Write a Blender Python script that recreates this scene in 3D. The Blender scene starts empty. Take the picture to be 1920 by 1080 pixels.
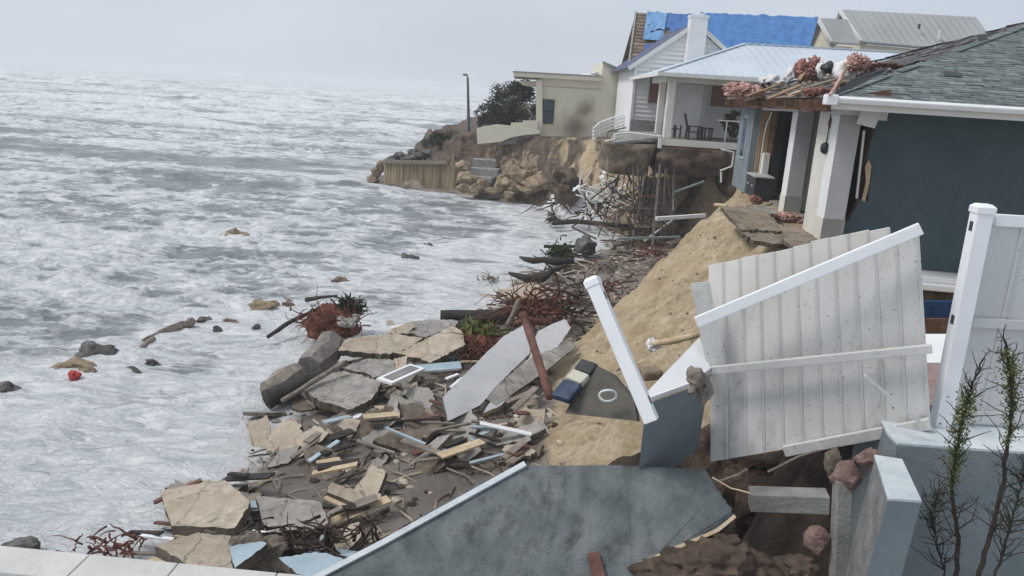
import bpy, bmesh, math, random
import numpy as np
from mathutils import Vector, Matrix, noise
random.seed(7)
rad = math.radians
S = bpy.context.scene
COL = S.collection
# ------------------------------------------------------------------ camera
F = 1450.0; CH = 6.5; PITCH = rad(13.94); ROLL = rad(3.7)
fwd = Vector((0, math.cos(PITCH), -math.sin(PITCH)))
r0 = Vector((1, 0, 0)); u0 = Vector((0, math.sin(PITCH), math.cos(PITCH)))
RT = r0*math.cos(ROLL) + u0*math.sin(ROLL)
UP = -r0*math.sin(ROLL) + u0*math.cos(ROLL)
cd = bpy.data.cameras.new('camera'); cam = bpy.data.objects.new('camera', cd); COL.objects.link(cam)
cd.sensor_width = 36; cd.lens = 36*F/1920; cd.clip_start = 0.05; cd.clip_end = 9000
m = Matrix((RT, UP, -fwd)).transposed().to_4x4(); m.translation = Vector((0, 0, CH)); cam.matrix_world = m
S.camera = cam
# ------------------------------------------------------------------ world: overcast sky
W = bpy.data.worlds.new('World'); S.world = W; W.use_nodes = True
nt = W.node_tree; nt.nodes.clear()
def N(t, k, **kw):
    n = t.nodes.new(k)
    for a, b in kw.items():
        if a in n.inputs.keys(): n.inputs[a].default_value = b
        else: setattr(n, a, b)
    return n
def setin(n, i, v): n.inputs[i].default_value = v
out = N(nt, 'ShaderNodeOutputWorld'); bg = N(nt, 'ShaderNodeBackground')
sky = N(nt, 'ShaderNodeTexSky', sky_type='NISHITA', sun_disc=False, sun_elevation=rad(52), sun_rotation=rad(-100))
sky.air_density = 1.0; sky.dust_density = 3.0
tc = N(nt, 'ShaderNodeTexCoord'); mp = N(nt, 'ShaderNodeMapping'); mp.inputs['Scale'].default_value = (1.2, 1.2, 4.0)
nz = N(nt, 'ShaderNodeTexNoise', Scale=2.2, Detail=5.0, Roughness=0.5)
rp = N(nt, 'ShaderNodeValToRGB')
rp.color_ramp.elements[0].position = .3; rp.color_ramp.elements[0].color = (3.75, 4.2, 4.8, 1)
rp.color_ramp.elements[1].position = .72; rp.color_ramp.elements[1].color = (4.45, 4.8, 5.3, 1)
mx = N(nt, 'ShaderNodeMix', data_type='RGBA'); mx.inputs[0].default_value = .93
nt.links.new(tc.outputs['Generated'], mp.inputs[0]); nt.links.new(mp.outputs[0], nz.inputs['Vector'])
nt.links.new(nz.outputs[0], rp.inputs[0]); nt.links.new(sky.outputs[0], mx.inputs[6]); nt.links.new(rp.outputs[0], mx.inputs[7])
nt.links.new(mx.outputs[2], bg.inputs[0]); bg.inputs[1].default_value = .10
nt.links.new(bg.outputs[0], out.inputs[0])
sd = bpy.data.lights.new('sun', 'SUN'); so = bpy.data.objects.new('sun', sd); COL.objects.link(so)
sd.energy = 1.5; sd.angle = rad(18); sd.color = (1, .97, .93)
sdir = Vector((math.sin(rad(-100))*math.cos(rad(52)), math.cos(rad(-100))*math.cos(rad(52)), math.sin(rad(52))))
so.rotation_euler = (sdir).to_track_quat('Z', 'Y').to_euler()
S.view_settings.view_transform = 'Standard'; S.view_settings.look = 'None'; S.view_settings.exposure = 0.6; S.view_settings.gamma = 1
S.cycles.volume_bounces = 4; S.cycles.max_bounces = 8
# ------------------------------------------------------------------ helpers
def ray(px, py): return fwd + RT*((px-960)/F) + UP*((540-py)/F)
def P(px, py, Y):                      # point in the world at distance Y seen at this place
    d = ray(px, py); return Vector((0, 0, CH)) + d*(Y/d.y)
def PZ(px, py, z):
    d = ray(px, py); return Vector((0, 0, CH)) + d*((z-CH)/d.z)
def PP(px, py, p0, n):                 # on a plane
    d = ray(px, py); o = Vector((0, 0, CH)); return o + d*((p0-o).dot(n)/d.dot(n))
def c3(c): return (c[0], c[1], c[2], 1)
MATS = {}
def mat(name, c1, c2=None, sc=3.0, rough=.8, bump=.2, bsc=25.0, metal=0.0, spots=None, grime=None, detail=6.0, stretch=(1,1,1), island=0.0, lo=.35, hi=.65, spec=.4):
    M = bpy.data.materials.new(name); M.use_nodes = True; t = M.node_tree; b = t.nodes['Principled BSDF']
    b.inputs['Roughness'].default_value = rough; b.inputs['Metallic'].default_value = metal; b.inputs['Specular IOR Level'].default_value = spec
    tc = N(t, 'ShaderNodeTexCoord'); mp = N(t, 'ShaderNodeMapping'); mp.inputs['Scale'].default_value = stretch
    t.links.new(tc.outputs['Object'], mp.inputs[0])
    nz = N(t, 'ShaderNodeTexNoise', Scale=sc, Detail=detail, Roughness=.62); t.links.new(mp.outputs[0], nz.inputs['Vector'])
    rp = N(t, 'ShaderNodeValToRGB'); rp.color_ramp.elements[0].position = lo; rp.color_ramp.elements[1].position = hi
    rp.color_ramp.elements[0].color = c3(c1); rp.color_ramp.elements[1].color = c3(c2 or c1)
    t.links.new(nz.outputs[0], rp.inputs[0]); cur = rp.outputs[0]
    def mixin(fac, col, cur, blend='MIX'):
        x = N(t, 'ShaderNodeMix', data_type='RGBA', blend_type=blend); t.links.new(fac, x.inputs[0]); t.links.new(cur, x.inputs[6]); x.inputs[7].default_value = c3(col); return x.outputs[2]
    if grime:                           # grime = (colour, scale, threshold)
        g = N(t, 'ShaderNodeTexNoise', Scale=grime[1], Detail=8.0, Roughness=.7); t.links.new(mp.outputs[0], g.inputs['Vector'])
        r = N(t, 'ShaderNodeMapRange'); r.inputs[1].default_value = grime[2]; r.inputs[2].default_value = grime[2]+.18; r.inputs[4].default_value = .85
        t.links.new(g.outputs[0], r.inputs[0]); cur = mixin(r.outputs[0], grime[0], cur)
    if spots:                           # spots = (colour, scale, threshold)
        g = N(t, 'ShaderNodeTexNoise', Scale=spots[1], Detail=3.0, Roughness=.8); t.links.new(tc.outputs['Object'], g.inputs['Vector'])
        r = N(t, 'ShaderNodeMapRange'); r.inputs[1].default_value = spots[2]; r.inputs[2].default_value = spots[2]+.03
        t.links.new(g.outputs[0], r.inputs[0]); cur = mixin(r.outputs[0], spots[0], cur)
    if island:
        gm = N(t, 'ShaderNodeNewGeometry'); r = N(t, 'ShaderNodeMapRange'); r.inputs[3].default_value = 1-island; r.inputs[4].default_value = 1+island
        t.links.new(gm.outputs['Random Per Island'], r.inputs[0])
        v = N(t, 'ShaderNodeVectorMath', operation='SCALE'); t.links.new(cur, v.inputs[0]); t.links.new(r.outputs[0], v.inputs['Scale']); cur = v.outputs[0]
    t.links.new(cur, b.inputs['Base Color'])
    if bump:
        n2 = N(t, 'ShaderNodeTexNoise', Scale=bsc, Detail=8.0, Roughness=.65); t.links.new(mp.outputs[0], n2.inputs['Vector'])
        bp = N(t, 'ShaderNodeBump', Strength=bump, Distance=.05); t.links.new(n2.outputs[0], bp.inputs['Height']); t.links.new(bp.outputs[0], b.inputs['Normal'])
    MATS[name] = M; return M
mat('vinyl', (.74,.75,.77), (.82,.825,.83), 2.0, .42, .05, 8)
mat('vinyl_dirty', (.47,.465,.445), (.60,.595,.575), 1.3, .55, .10, 10, grime=((.33,.325,.29), 2.2, .53), spots=((.05,.05,.045), 26, .655), stretch=(1,1,.45))
mat('vinyl_beige', (.50,.485,.44), (.64,.63,.59), 1.3, .55, .10, 10, grime=((.36,.345,.30), 2.0, .55))
mat('vinyl_panel', (.52,.52,.51), (.64,.64,.63), 1.0, .5, .06, 9, spots=((.10,.10,.08), 26, .66), stretch=(1,1,.4))
mat('stucco', (.175,.215,.235), (.25,.29,.31), 1.6, .9, .7, 55, grime=((.17,.18,.165), 2.2, .60), lo=.3, hi=.7)
mat('stucco_dark', (.060,.098,.118), (.088,.130,.150), 1.2, .9, .5, 60, lo=.3, hi=.7)
mat('stucco_slab', (.14,.168,.176), (.29,.315,.32), 1.8, .9, 1.0, 40, grime=((.085,.085,.078), 2.4, .50), spots=((.015,.015,.015), 12, .76), stretch=(1.8,1.8,.6))
mat('coping_blue', (.44,.49,.52), (.62,.66,.68), 3, .75, .3, 40, grime=((.30,.32,.32), 4, .6))
mat('rough_concrete', (.20,.205,.205), (.36,.37,.37), 5, .95, 1.0, 30, grime=((.13,.11,.09), 2, .6))
mat('broken_concrete', (.12,.095,.07), (.26,.22,.175), 6, .95, 1.0, 22)
mat('concrete', (.20,.20,.19), (.33,.325,.31), 3, .9, .5, 30, grime=((.14,.12,.09), 2, .58))
mat('slab_tan', (.33,.27,.20), (.55,.47,.37), 1.8, .85, .6, 25, grime=((.19,.165,.135), 2.2, .52), spots=((.08,.07,.06), 14, .66))
mat('slab_grey', (.22,.205,.185), (.42,.39,.355), 1.9, .85, .6, 25, grime=((.13,.115,.095), 2.6, .52), spots=((.06,.05,.045), 13, .66))
mat('slab_brown', (.19,.15,.11), (.34,.28,.215), 2.2, .9, .7, 25, grime=((.12,.095,.07), 3, .52))
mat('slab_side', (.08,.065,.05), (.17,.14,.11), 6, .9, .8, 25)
mat('panel_white', (.42,.43,.445), (.57,.575,.585), .9, .7, .2, 12, grime=((.30,.27,.235), 1.8, .54))
mat('panel_blue', (.27,.35,.40), (.42,.50,.55), 1.5, .6, .15, 14)
mat('white_paint', (.70,.71,.72), (.78,.78,.78), 1.4, .65, .1, 20, grime=((.55,.54,.50), 1.6, .66))
mat('cream_paint', (.60,.58,.52), (.69,.67,.60), 1.2, .7, .15, 20, grime=((.48,.44,.37), 1.8, .62))
mat('grey_paint_and_shade', (.38,.385,.395), (.44,.445,.455), 1.2, .7, .12, 20)
mat('base_paint_and_shade', (.23,.23,.225), (.31,.30,.29), 2, .85, .3, 25)
mat('house_siding', (.72,.73,.72), (.80,.80,.79), .8, .7, .1, 8, grime=((.5,.5,.47), .9, .64))
mat('plywood_brown', (.20,.105,.07), (.28,.155,.11), 2.2, .8, .2, 10, stretch=(1,1,4))
mat('metal_roof', (.47,.53,.58), (.56,.62,.67), .4, .5, .06, 6, spec=.5)
mat('grey_roof_metal', (.30,.31,.31), (.37,.38,.38), .3, .55, .08, 5)
mat('cream_wall', (.64,.60,.48), (.72,.68,.55), .5, .85, .2, 12)
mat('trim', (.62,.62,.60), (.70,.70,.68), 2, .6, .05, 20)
mat('shade_black', (.006,.006,.007), (.016,.015,.014), 2, .9, .2, 10)
mat('charcoal', (.02,.022,.026), (.035,.037,.042), 3, .6, .1, 20)
mat('dark_green', (.012,.03,.02), (.03,.05,.035), 3, .6, .1, 20)
mat('glass_dark', (.015,.035,.05), (.03,.06,.08), 1.5, .15, .02, 5, spec=.6)
mat('glass_blue', (.02,.05,.09), (.05,.10,.16), 1.5, .15, .02, 5, spec=.6)
mat('wood_raw', (.24,.145,.075), (.40,.27,.16), 4, .85, .4, 18, stretch=(1,1,.25))
mat('wood_rot', (.085,.045,.025), (.19,.10,.06), 5, .9, .6, 18)
mat('wood_red', (.095,.04,.028), (.17,.08,.06), 4, .85, .5, 20, stretch=(1,1,.3))
mat('wood_grey', (.15,.125,.10), (.29,.25,.21), 5, .9, .5, 20)
mat('wood_dark', (.018,.016,.015), (.05,.042,.035), 5, .85, .6, 20)
mat('wood_pale', (.42,.32,.20), (.60,.48,.33), 5, .85, .4, 25)
mat('root_red', (.085,.028,.016), (.17,.065,.04), 7, .9, .5, 30, island=.35)
mat('root_dark', (.03,.02,.015), (.085,.055,.04), 7, .9, .5, 30, island=.3)
mat('seawall_wood', (.22,.165,.10), (.38,.295,.19), 3, .85, .5, 18, stretch=(2.5,2.5,.3), island=.18)
mat('rock_tan', (.15,.11,.07), (.38,.295,.20), 2.6, .9, 1.0, 9, grime=((.12,.09,.065), 1.8, .54))
mat('rock_dark', (.04,.038,.036), (.15,.14,.13), 3, .55, .9, 9, grime=((.22,.20,.17), 3, .55))
mat('rock_brown_grey', (.12,.105,.09), (.27,.245,.22), 3, .85, .9, 12)
mat('rock_brown', (.12,.08,.06), (.25,.18,.14), 3, .8, .8, 9)
mat('earth', (.045,.031,.023), (.155,.11,.08), 2.5, .95, 1.0, 7)
mat('brick_red', (.20,.125,.105), (.36,.255,.225), 5, .95, 1.0, 22, grime=((.14,.11,.09), 3, .5))
mat('paver_pink', (.23,.15,.14), (.30,.21,.195), 5, .85, .3, 25)
mat('insul_pink', (.28,.13,.10), (.70,.46,.40), 14, .95, 1.0, 14)
mat('insul_red', (.18,.07,.055), (.52,.27,.22), 14, .95, 1.0, 14)
mat('white_cloth', (.60,.58,.57), (.74,.73,.73), 3, .8, .5, 8)
mat('black_plastic', (.012,.012,.014), (.025,.025,.027), 3, .4, .1, 20)
mat('metal_pole', (.10,.105,.11), (.17,.17,.175), 3, .5, .1, 20, metal=.3)
mat('stilt', (.055,.05,.045), (.15,.135,.12), 6, .8, .4, 20)
mat('pipe_green', (.20,.28,.26), (.30,.38,.36), 3, .5, .1, 20)
mat('pool_blue', (.006,.03,.09), (.015,.06,.15), 9, .3, .2, 20)
mat('red_plastic', (.35,.03,.03), (.5,.06,.05), 3, .5, .2, 20)
mat('navy', (.02,.035,.07), (.045,.07,.12), 6, .6, .2, 20)
mat('cream_fabric', (.42,.41,.33), (.55,.54,.45), 8, .8, .3, 30, spots=((.05,.09,.12), 14, .62))
mat('dark_slab', (.075,.07,.06), (.13,.12,.10), 3, .8, .4, 30)
mat('coping_stone', (.47,.455,.43), (.60,.585,.56), 1.6, .6, .25, 14, grime=((.36,.34,.32), 3, .58))
mat('leaf_dark', (.016,.026,.014), (.055,.072,.038), .8, .8, 0, 5, island=.4)
mat('leaf_green', (.025,.045,.012), (.07,.10,.035), 2.0, .7, 0, 5, island=.45)
mat('leaf_olive', (.05,.07,.012), (.13,.15,.04), 4.0, .7, 0, 5, island=.45)
mat('bark', (.018,.013,.010), (.05,.038,.028), 20, .9, .5, 60)
mat('tarp_roof', (.03,.09,.24), (.13,.10,.08), 1.2, .8, .8, 6, lo=.42, hi=.58)
mat('felt', (.065,.065,.07), (.12,.12,.125), 3, .9, .3, 20, grime=((.16,.15,.145), 1.5, .58))
mat('shingle', (.13,.16,.16), (.225,.255,.25), 7, .95, .6, 70, island=.33)
mat('shingle_old', (.08,.08,.085), (.15,.145,.145), 7, .95, .6, 70, island=.3)
mat('shed_wood', (.12,.085,.06), (.24,.18,.13), 4, .9, .5, 20, island=.3)

def cracks(name, sc, col, w=.012):
    M = MATS[name]; t = M.node_tree; b = t.nodes['Principled BSDF']; cur = b.inputs['Base Color'].links[0].from_socket
    tcn = N(t,'ShaderNodeTexCoord'); nn = N(t,'ShaderNodeTexNoise', Scale=sc*2.2, Detail=6.0, Roughness=.65); t.links.new(tcn.outputs['Object'], nn.inputs['Vector'])
    va = N(t,'ShaderNodeVectorMath', operation='MULTIPLY_ADD'); va.inputs[1].default_value = (.5,.5,.5); t.links.new(nn.outputs['Color'], va.inputs[0]); t.links.new(tcn.outputs['Object'], va.inputs[2])
    vo = N(t,'ShaderNodeTexVoronoi', feature='DISTANCE_TO_EDGE', Scale=sc); t.links.new(va.outputs[0], vo.inputs['Vector'])
    m2 = N(t,'ShaderNodeMapRange'); m2.inputs[1].default_value = 0; m2.inputs[2].default_value = w; m2.inputs[3].default_value = .9; m2.inputs[4].default_value = 0; t.links.new(vo.outputs['Distance'], m2.inputs[0])
    x = N(t,'ShaderNodeMix', data_type='RGBA'); t.links.new(m2.outputs[0], x.inputs[0]); t.links.new(cur, x.inputs[6]); x.inputs[7].default_value = c3(col)
    t.links.new(x.outputs[2], b.inputs['Base Color'])
cracks('slab_grey', .8, (.09,.08,.07), .010); cracks('slab_tan', .7, (.16,.13,.10), .010); cracks('slab_brown', 1.2, (.06,.045,.035), .02)
class MB:
    def __init__(s): s.v = []; s.f = []; s.mi = []
    def add(s, vs, fs, mi=0):
        o = len(s.v); s.v += [Vector(v) for v in vs]
        for f in fs: s.f.append([o+i for i in f]); s.mi.append(mi)
        return s
    def box(s, c, size, rot=None, mi=0, M=None):
        c = Vector(c); R = (rot if isinstance(rot, Matrix) else Matrix.Rotation(rot, 3, 'Z')) if rot is not None else Matrix.Identity(3)
        vs = []
        for z in (-.5, .5):
            for x, y in ((-.5,-.5),(.5,-.5),(.5,.5),(-.5,.5)):
                p = c + R @ Vector((x*size[0], y*size[1], z*size[2])); vs.append(M(p) if M else p)
        return s.add(vs, [(3,2,1,0),(4,5,6,7),(0,1,5,4),(1,2,6,5),(2,3,7,6),(3,0,4,7)], mi)
    def bar(s, a, b, w, h=None, up=(0,0,1), mi=0):
        a = Vector(a); b = Vector(b); h = h or w; d = (b-a).normalized(); u = Vector(up)
        if abs(d.dot(u)) > .97: u = Vector((0,1,0))
        x = d.cross(u).normalized(); y = x.cross(d).normalized()
        vs = [p + x*sx*w/2 + y*sy*h/2 for p in (a, b) for sx, sy in ((-1,-1),(1,-1),(1,1),(-1,1))]
        return s.add(vs, [(0,1,2,3),(7,6,5,4),(4,5,1,0),(5,6,2,1),(6,7,3,2),(7,4,0,3)], mi)
    def tube(s, pts, rs, n=7, mi=0):
        pts = [Vector(p) for p in pts]
        if not isinstance(rs, (list, tuple)): rs = [rs]*len(pts)
        vs = []; pu = None
        for i, p in enumerate(pts):
            d = (pts[min(i+1, len(pts)-1)]-pts[max(i-1, 0)])
            d = d.normalized() if d.length > 1e-6 else Vector((0,0,1))
            u = pu if pu is not None else (Vector((0,0,1)) if abs(d.z) < .9 else Vector((1,0,0)))
            x = d.cross(u); x = x.normalized() if x.length > 1e-5 else Vector((1,0,0)); y = x.cross(d).normalized(); pu = y
            for k in range(n):
                a = 2*math.pi*k/n; vs.append(p + (x*math.cos(a)+y*math.sin(a))*rs[i])
        fs = [(i*n+k, i*n+(k+1)%n, (i+1)*n+(k+1)%n, (i+1)*n+k) for i in range(len(pts)-1) for k in range(n)]
        fs += [tuple(reversed(range(n))), tuple(range((len(pts)-1)*n, len(pts)*n))]
        return s.add(vs, fs, mi)
    def prism(s, poly, ext, mi=0, side=None):     # poly 3D points, extruded by ext
        n = len(poly); poly = [Vector(p) for p in poly]; ext = Vector(ext)
        nn = sum(((poly[i]).cross(poly[(i+1) % n]) for i in range(n)), Vector())
        if nn.dot(ext) > 0: poly = poly[::-1]
        o = len(s.v); s.v += poly + [p+ext for p in poly]
        s.f.append([o+i for i in range(n)]); s.mi.append(mi)
        s.f.append([o+n+i for i in reversed(range(n))]); s.mi.append(mi if side is None else side)
        for i in range(n):
            j = (i+1) % n; s.f.append([o+i, o+n+i, o+n+j, o+j]); s.mi.append(mi if side is None else side)
        return s
    def blob(s, c, size, amp=.25, fr=1.3, sub=3, seed=0, mi=0, flat=0):
        bm = bmesh.new(); bmesh.ops.create_icosphere(bm, subdivisions=sub, radius=1)
        vs = []; sv = Vector((seed*7.31, seed*3.7, seed*1.9))
        for v in bm.verts:
            p = v.co.copy(); q = p*fr+sv
            d = 1 + amp*(noise.noise(q)*1.6 + .5*noise.noise(q*2.3) + .25*noise.noise(q*5))
            if flat: # facet by cell-like clipping
                for k in range(flat):
                    nrm = Vector((math.sin(k*2.4+seed), math.cos(k*1.7+seed*2), math.sin(k*3.1+seed*1.3))).normalized()
                    h = p.dot(nrm); lim = .72
                    if h*d > lim: p = p - nrm*(h-lim/d)*.85
            vs.append(Vector(c)+Vector((p.x*size[0]*d, p.y*size[1]*d, p.z*size[2]*d)))
        fs = [[v.index for v in f.verts] for f in bm.faces]; bm.free()
        return s.add(vs, fs, mi)
    def build(s, name, mats, parent=None, smooth=False, bevel=0):
        if not isinstance(mats, (list, tuple)): mats = [mats]
        off = Vector((0,0,0)); q = parent
        while q is not None: off += q.location; q = q.parent
        if parent is None:
            lo = [min(v[i] for v in s.v) for i in range(3)]; hi = [max(v[i] for v in s.v) for i in range(3)]
            loc = Vector(((lo[0]+hi[0])/2, (lo[1]+hi[1])/2, lo[2]))
        else: loc = Vector((0,0,0))
        me = bpy.data.meshes.new(name); me.from_pydata([v-off-loc for v in s.v], [], s.f)
        for k in mats: me.materials.append(MATS[k] if isinstance(k, str) else k)
        me.polygons.foreach_set('material_index', s.mi)
        if smooth: me.polygons.foreach_set('use_smooth', [True]*len(me.polygons))
        me.validate(); me.update()
        o = bpy.data.objects.new(name, me); COL.objects.link(o); o.location = loc
        if parent is not None: o.parent = parent
        if bevel:
            b = o.modifiers.new('bevel', 'BEVEL'); b.width = bevel; b.segments = 2; b.limit_method = 'ANGLE'
        return o
def tag(o, label=None, cat=None, group=None, kind=None):
    if label: o['label'] = label
    if cat: o['category'] = cat
    if group: o['group'] = group
    if kind: o['kind'] = kind
    elif cat: o['kind'] = 'thing'
    return o
def thing(name, loc, label, cat, group=None):
    o = bpy.data.objects.new(name, None); COL.objects.link(o); o.location = loc; o.empty_display_size = .2
    return tag(o, label, cat, group)
# ---- numpy noise
_rs = np.random.RandomState(3); _perm = np.concatenate([_rs.permutation(512)]*3); _g = _rs.uniform(0, 2*np.pi, 512); _gx = np.cos(_g); _gy = np.sin(_g)
def pn(x, y):
    xi = np.floor(x).astype(int); yi = np.floor(y).astype(int); xf = x-xi; yf = y-yi
    u = xf*xf*xf*(xf*(xf*6-15)+10); v = yf*yf*yf*(yf*(yf*6-15)+10)
    def g(i, j, dx, dy):
        h = _perm[(_perm[i % 512]+j) % 512]; return _gx[h]*dx+_gy[h]*dy
    a = g(xi, yi, xf, yf); b = g(xi+1, yi, xf-1, yf); c = g(xi, yi+1, xf, yf-1); d = g(xi+1, yi+1, xf-1, yf-1)
    return ((a+(b-a)*u)+((c+(d-c)*u)-(a+(b-a)*u))*v)*1.4
def fbm(x, y, o=5, ga=.5, lac=2.03):
    s = 0; a = 1
    for k in range(o): s = s+a*pn(x+17.3*k, y-9.1*k); x = x*lac; y = y*lac; a *= ga
    return s
def sm(a, b, x): t = np.clip((x-a)/(b-a), 0, 1); return t*t*(3-2*t)
def grid_mesh(name, X, Y, Z, material, attrs=None, label=None):
    ny, nx = X.shape; me = bpy.data.meshes.new(name)
    co = np.stack([X, Y, Z], -1).reshape(-1, 3).astype(np.float32)
    i = np.arange(ny*nx).reshape(ny, nx); q = np.stack([i[:-1,:-1], i[:-1,1:], i[1:,1:], i[1:,:-1]], -1).reshape(-1, 4)
    me.vertices.add(len(co)); me.vertices.foreach_set('co', co.ravel())
    me.loops.add(q.size); me.loops.foreach_set('vertex_index', q.ravel().astype(np.int32))
    me.polygons.add(len(q)); me.polygons.foreach_set('loop_start', np.arange(0, q.size, 4, dtype=np.int32))
    me.polygons.foreach_set('use_smooth', np.ones(len(q), bool)); me.update(calc_edges=True); me.validate()
    for k, a in (attrs or {}).items():
        at = me.attributes.new(k, 'FLOAT', 'POINT'); at.data.foreach_set('value', a.ravel().astype(np.float32))
    me.materials.append(material); o = bpy.data.objects.new(name, me); COL.objects.link(o); return o
# ------------------------------------------------------------------ terrain
K = lambda *p: (np.array([a for a, b in p], float), np.array([b for a, b in p], float))
SH = K((2,-4.3),(9,-4.5),(11.6,-4.9),(15.5,-4.8),(19,-3.9),(21.5,-2.1),(23.6,-1.1),(27.5,-.5),(31,1.5),(33.7,2.9),(38,4.8),(41,4.1),(45,2.7),(48,1.2),(50,-3),(52,-7.5),(54,-10.4),(60,-10.5),(90,-9),(400,-9))
FT = K((2,2.2),(5.6,2.1),(6.2,1.7),(8,1.1),(12,.8),(15.7,.7),(17,1.0),(19,1.6),(23.8,3.7),(27,5.4),(30,7.2),(33,8.6),(36.5,9.0),(39,7.2),(41,4.8),(43,3.3),(45,2.4),(47,1.4),(49,-1.5),(50.5,-3.6),(52.6,-4.5),(53,-9.4),(60,-9.8),(90,-8.5),(400,-8.5))
TP = K((2,2.9),(5.6,2.9),(6.2,3.2),(8,3.9),(10,4.7),(13,5.7),(16,6.35),(19,5.95),(20.6,5.75),(22,6.4),(25,7.2),(27,8.6),(29,10.4),(33,11.2),(36,11),(38,9.6),(41,7.2),(45,5.6),(48,4.2),(50,1.8),(51.5,0),(53.5,-2.6),(56,-5.0),(60,-5.5),(90,-5),(400,-5))
TZ = K((2,.8),(6.2,.8),(6.9,3.65),(7.4,3.84),(10,3.86),(27,3.86),(31,4.4),(35,4.85),(41,4.8),(46,4.5),(50,4.1),(54,3.9),(60,3.7),(400,3.7))
def terr(x, y):
    x = np.asarray(x, float); y = np.asarray(y, float)
    w = fbm(x*.12+5, y*.35, 4)
    cl = sm(26, 32, y)
    w2 = fbm(x*.05+2, y*1.1+x*.25, 4)
    s = np.interp(y, *SH)+.35*w; f = np.interp(y, *FT)+w*(.35+.3*cl); t = np.maximum(np.interp(y, *TP)+w*.25+w2*(.12+.75*cl), f+.4); tz = np.interp(y, *TZ)
    zf = np.clip((f-s)*.085, .15, .75)
    beach = np.where(x < s, -(s-x)*.09, np.minimum((x-s)*.085, zf)); beach = np.maximum(beach, -3)
    k = np.clip((x-f)/(t-f), 0, 1)
    dune = 1-sm(24, 30, y)
    prof = dune*(np.clip(k*1.08, 0, 1)*.5+.5*sm(0, 1, k)) + (1-dune)*(np.power(k, .75)*.35+.65*sm(.15, .9, k))
    z = beach+(tz-beach)*prof*(x > f)
    n1 = fbm(x*.9, y*.9, 6, .5); rg = 1-np.abs(fbm(x*.5+y*.35, y*.9-x*.2, 5))*2
    mid = np.sin(np.pi*np.clip(k, 0, 1))*(x > f)
    near = 1-sm(8, 11, y)
    z = z + mid*(n1*(.17+.22*near+.28*cl)+rg*(.12+.2*near+.34*cl)+(.50*np.abs(fbm(y*.62-x*.30, x*.16+y*.12, 4))+.22*np.abs(fbm(y*1.7-x*.5, x*.4, 3))-.16)*dune) + .035*n1 + .06*fbm(x*.35, y*.35, 3)*(x < f)
    pit = sm(.465, .49, x/y)*sm(7.2, 7.6, y)*(1-sm(17.2, 17.7, y)); z = z*(1-pit)+pit*(2.3+.04*n1)
    return z, k, n1, near
def tz_at(x, y): return float(terr(np.array([x]), np.array([y]))[0][0])
g = np.exp(np.linspace(math.log(2.2), math.log(320), 560)); s_ = np.concatenate([np.linspace(-3.2, -.75, 60)[:-1], np.linspace(-.75, 1.0, 560), np.linspace(1.0, 3.2, 40)[1:]])
Yt, St = np.meshgrid(g, s_, indexing='ij'); Xt = St*(Yt*.62+2.0)
Zt, Kt, n1t, near = terr(Xt, Yt)
soil = np.clip(sm(24, 29, Yt)*(.0+1.5*fbm(Xt*.3+9, Yt*.35, 4)+.45*(Yt > 29)*(Yt < 39)) + 1.5*(1-sm(7.0, 8.6, Yt+.4*n1t))*(Xt > .2) + sm(.55,.98,Kt)*sm(26, 30, Yt)*.6, 0, 1)
soil = np.maximum(soil, sm(39, 42, Yt)*(Kt > 0)*np.clip(.25+1.4*fbm(Xt*.5+3, Yt*.3, 4)+.5*sm(.5,.9,Kt), 0, 1))
soil = np.maximum(soil, np.maximum(sm(48, 50, Yt)*(.55+.4*n1t)*(Kt > 0)*(Kt<.97), sm(52, 54, Yt)))
wash = (1-sm(.0, 2.0, Xt-np.interp(Yt, *SH)-.35*fbm(Xt*.12+5, Yt*.35, 4)))*(Yt < 47)
wet = np.clip(1-(Kt > 0.0)*sm(0.0, .05, Kt), 0, 1)
T = bpy.data.materials.new('sand_ground'); T.use_nodes = True; t = T.node_tree; b = t.nodes['Principled BSDF']
tc = N(t, 'ShaderNodeTexCoord')
def ramp(t, src, c1, c2, a=.35, b_=.65):
    r = N(t, 'ShaderNodeValToRGB'); r.color_ramp.elements[0].position = a; r.color_ramp.elements[1].position = b_
    r.color_ramp.elements[0].color = c3(c1); r.color_ramp.elements[1].color = c3(c2); t.links.new(src, r.inputs[0]); return r.outputs[0]
def nz3(t, sc, det=8., ro=.65, vec=None, dist=0.0):
    n = N(t, 'ShaderNodeTexNoise', Scale=sc, Detail=det, Roughness=ro, Distortion=dist); t.links.new(vec or tc.outputs['Object'], n.inputs['Vector']); return n.outputs[0]
def mixc(t, fac, a, b_):
    x = N(t, 'ShaderNodeMix', data_type='RGBA'); t.links.new(fac, x.inputs[0]); t.links.new(a, x.inputs[6]); t.links.new(b_, x.inputs[7]); return x.outputs[2]
sand = mixc(t, ramp(t, nz3(t, 5.0, 10., .75), (0,0,0), (1,1,1), .42, .60), ramp(t, nz3(t, 1.1), (.32,.235,.14), (.50,.39,.25), .36, .64), ramp(t, nz3(t, .9), (.47,.365,.235), (.66,.54,.38), .36, .64))
ws = ramp(t, nz3(t, .7), (.17,.14,.12), (.30,.26,.225), .35, .65)
so_ = ramp(t, nz3(t, 1.6, 10), (.04,.028,.02), (.20,.15,.11), .35, .70)
a1 = N(t, 'ShaderNodeAttribute', attribute_name='wet'); a2 = N(t, 'ShaderNodeAttribute', attribute_name='soil')
ad = N(t, 'ShaderNodeMath', operation='MULTIPLY_ADD'); t.links.new(nz3(t, 1.8), ad.inputs[0]); ad.inputs[1].default_value = 1.6; t.links.new(a2.outputs['Fac'], ad.inputs[2])
mr = N(t, 'ShaderNodeMapRange'); mr.inputs[1].default_value = 1.05; mr.inputs[2].default_value = 1.45; t.links.new(ad.outputs[0], mr.inputs[0])
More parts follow.
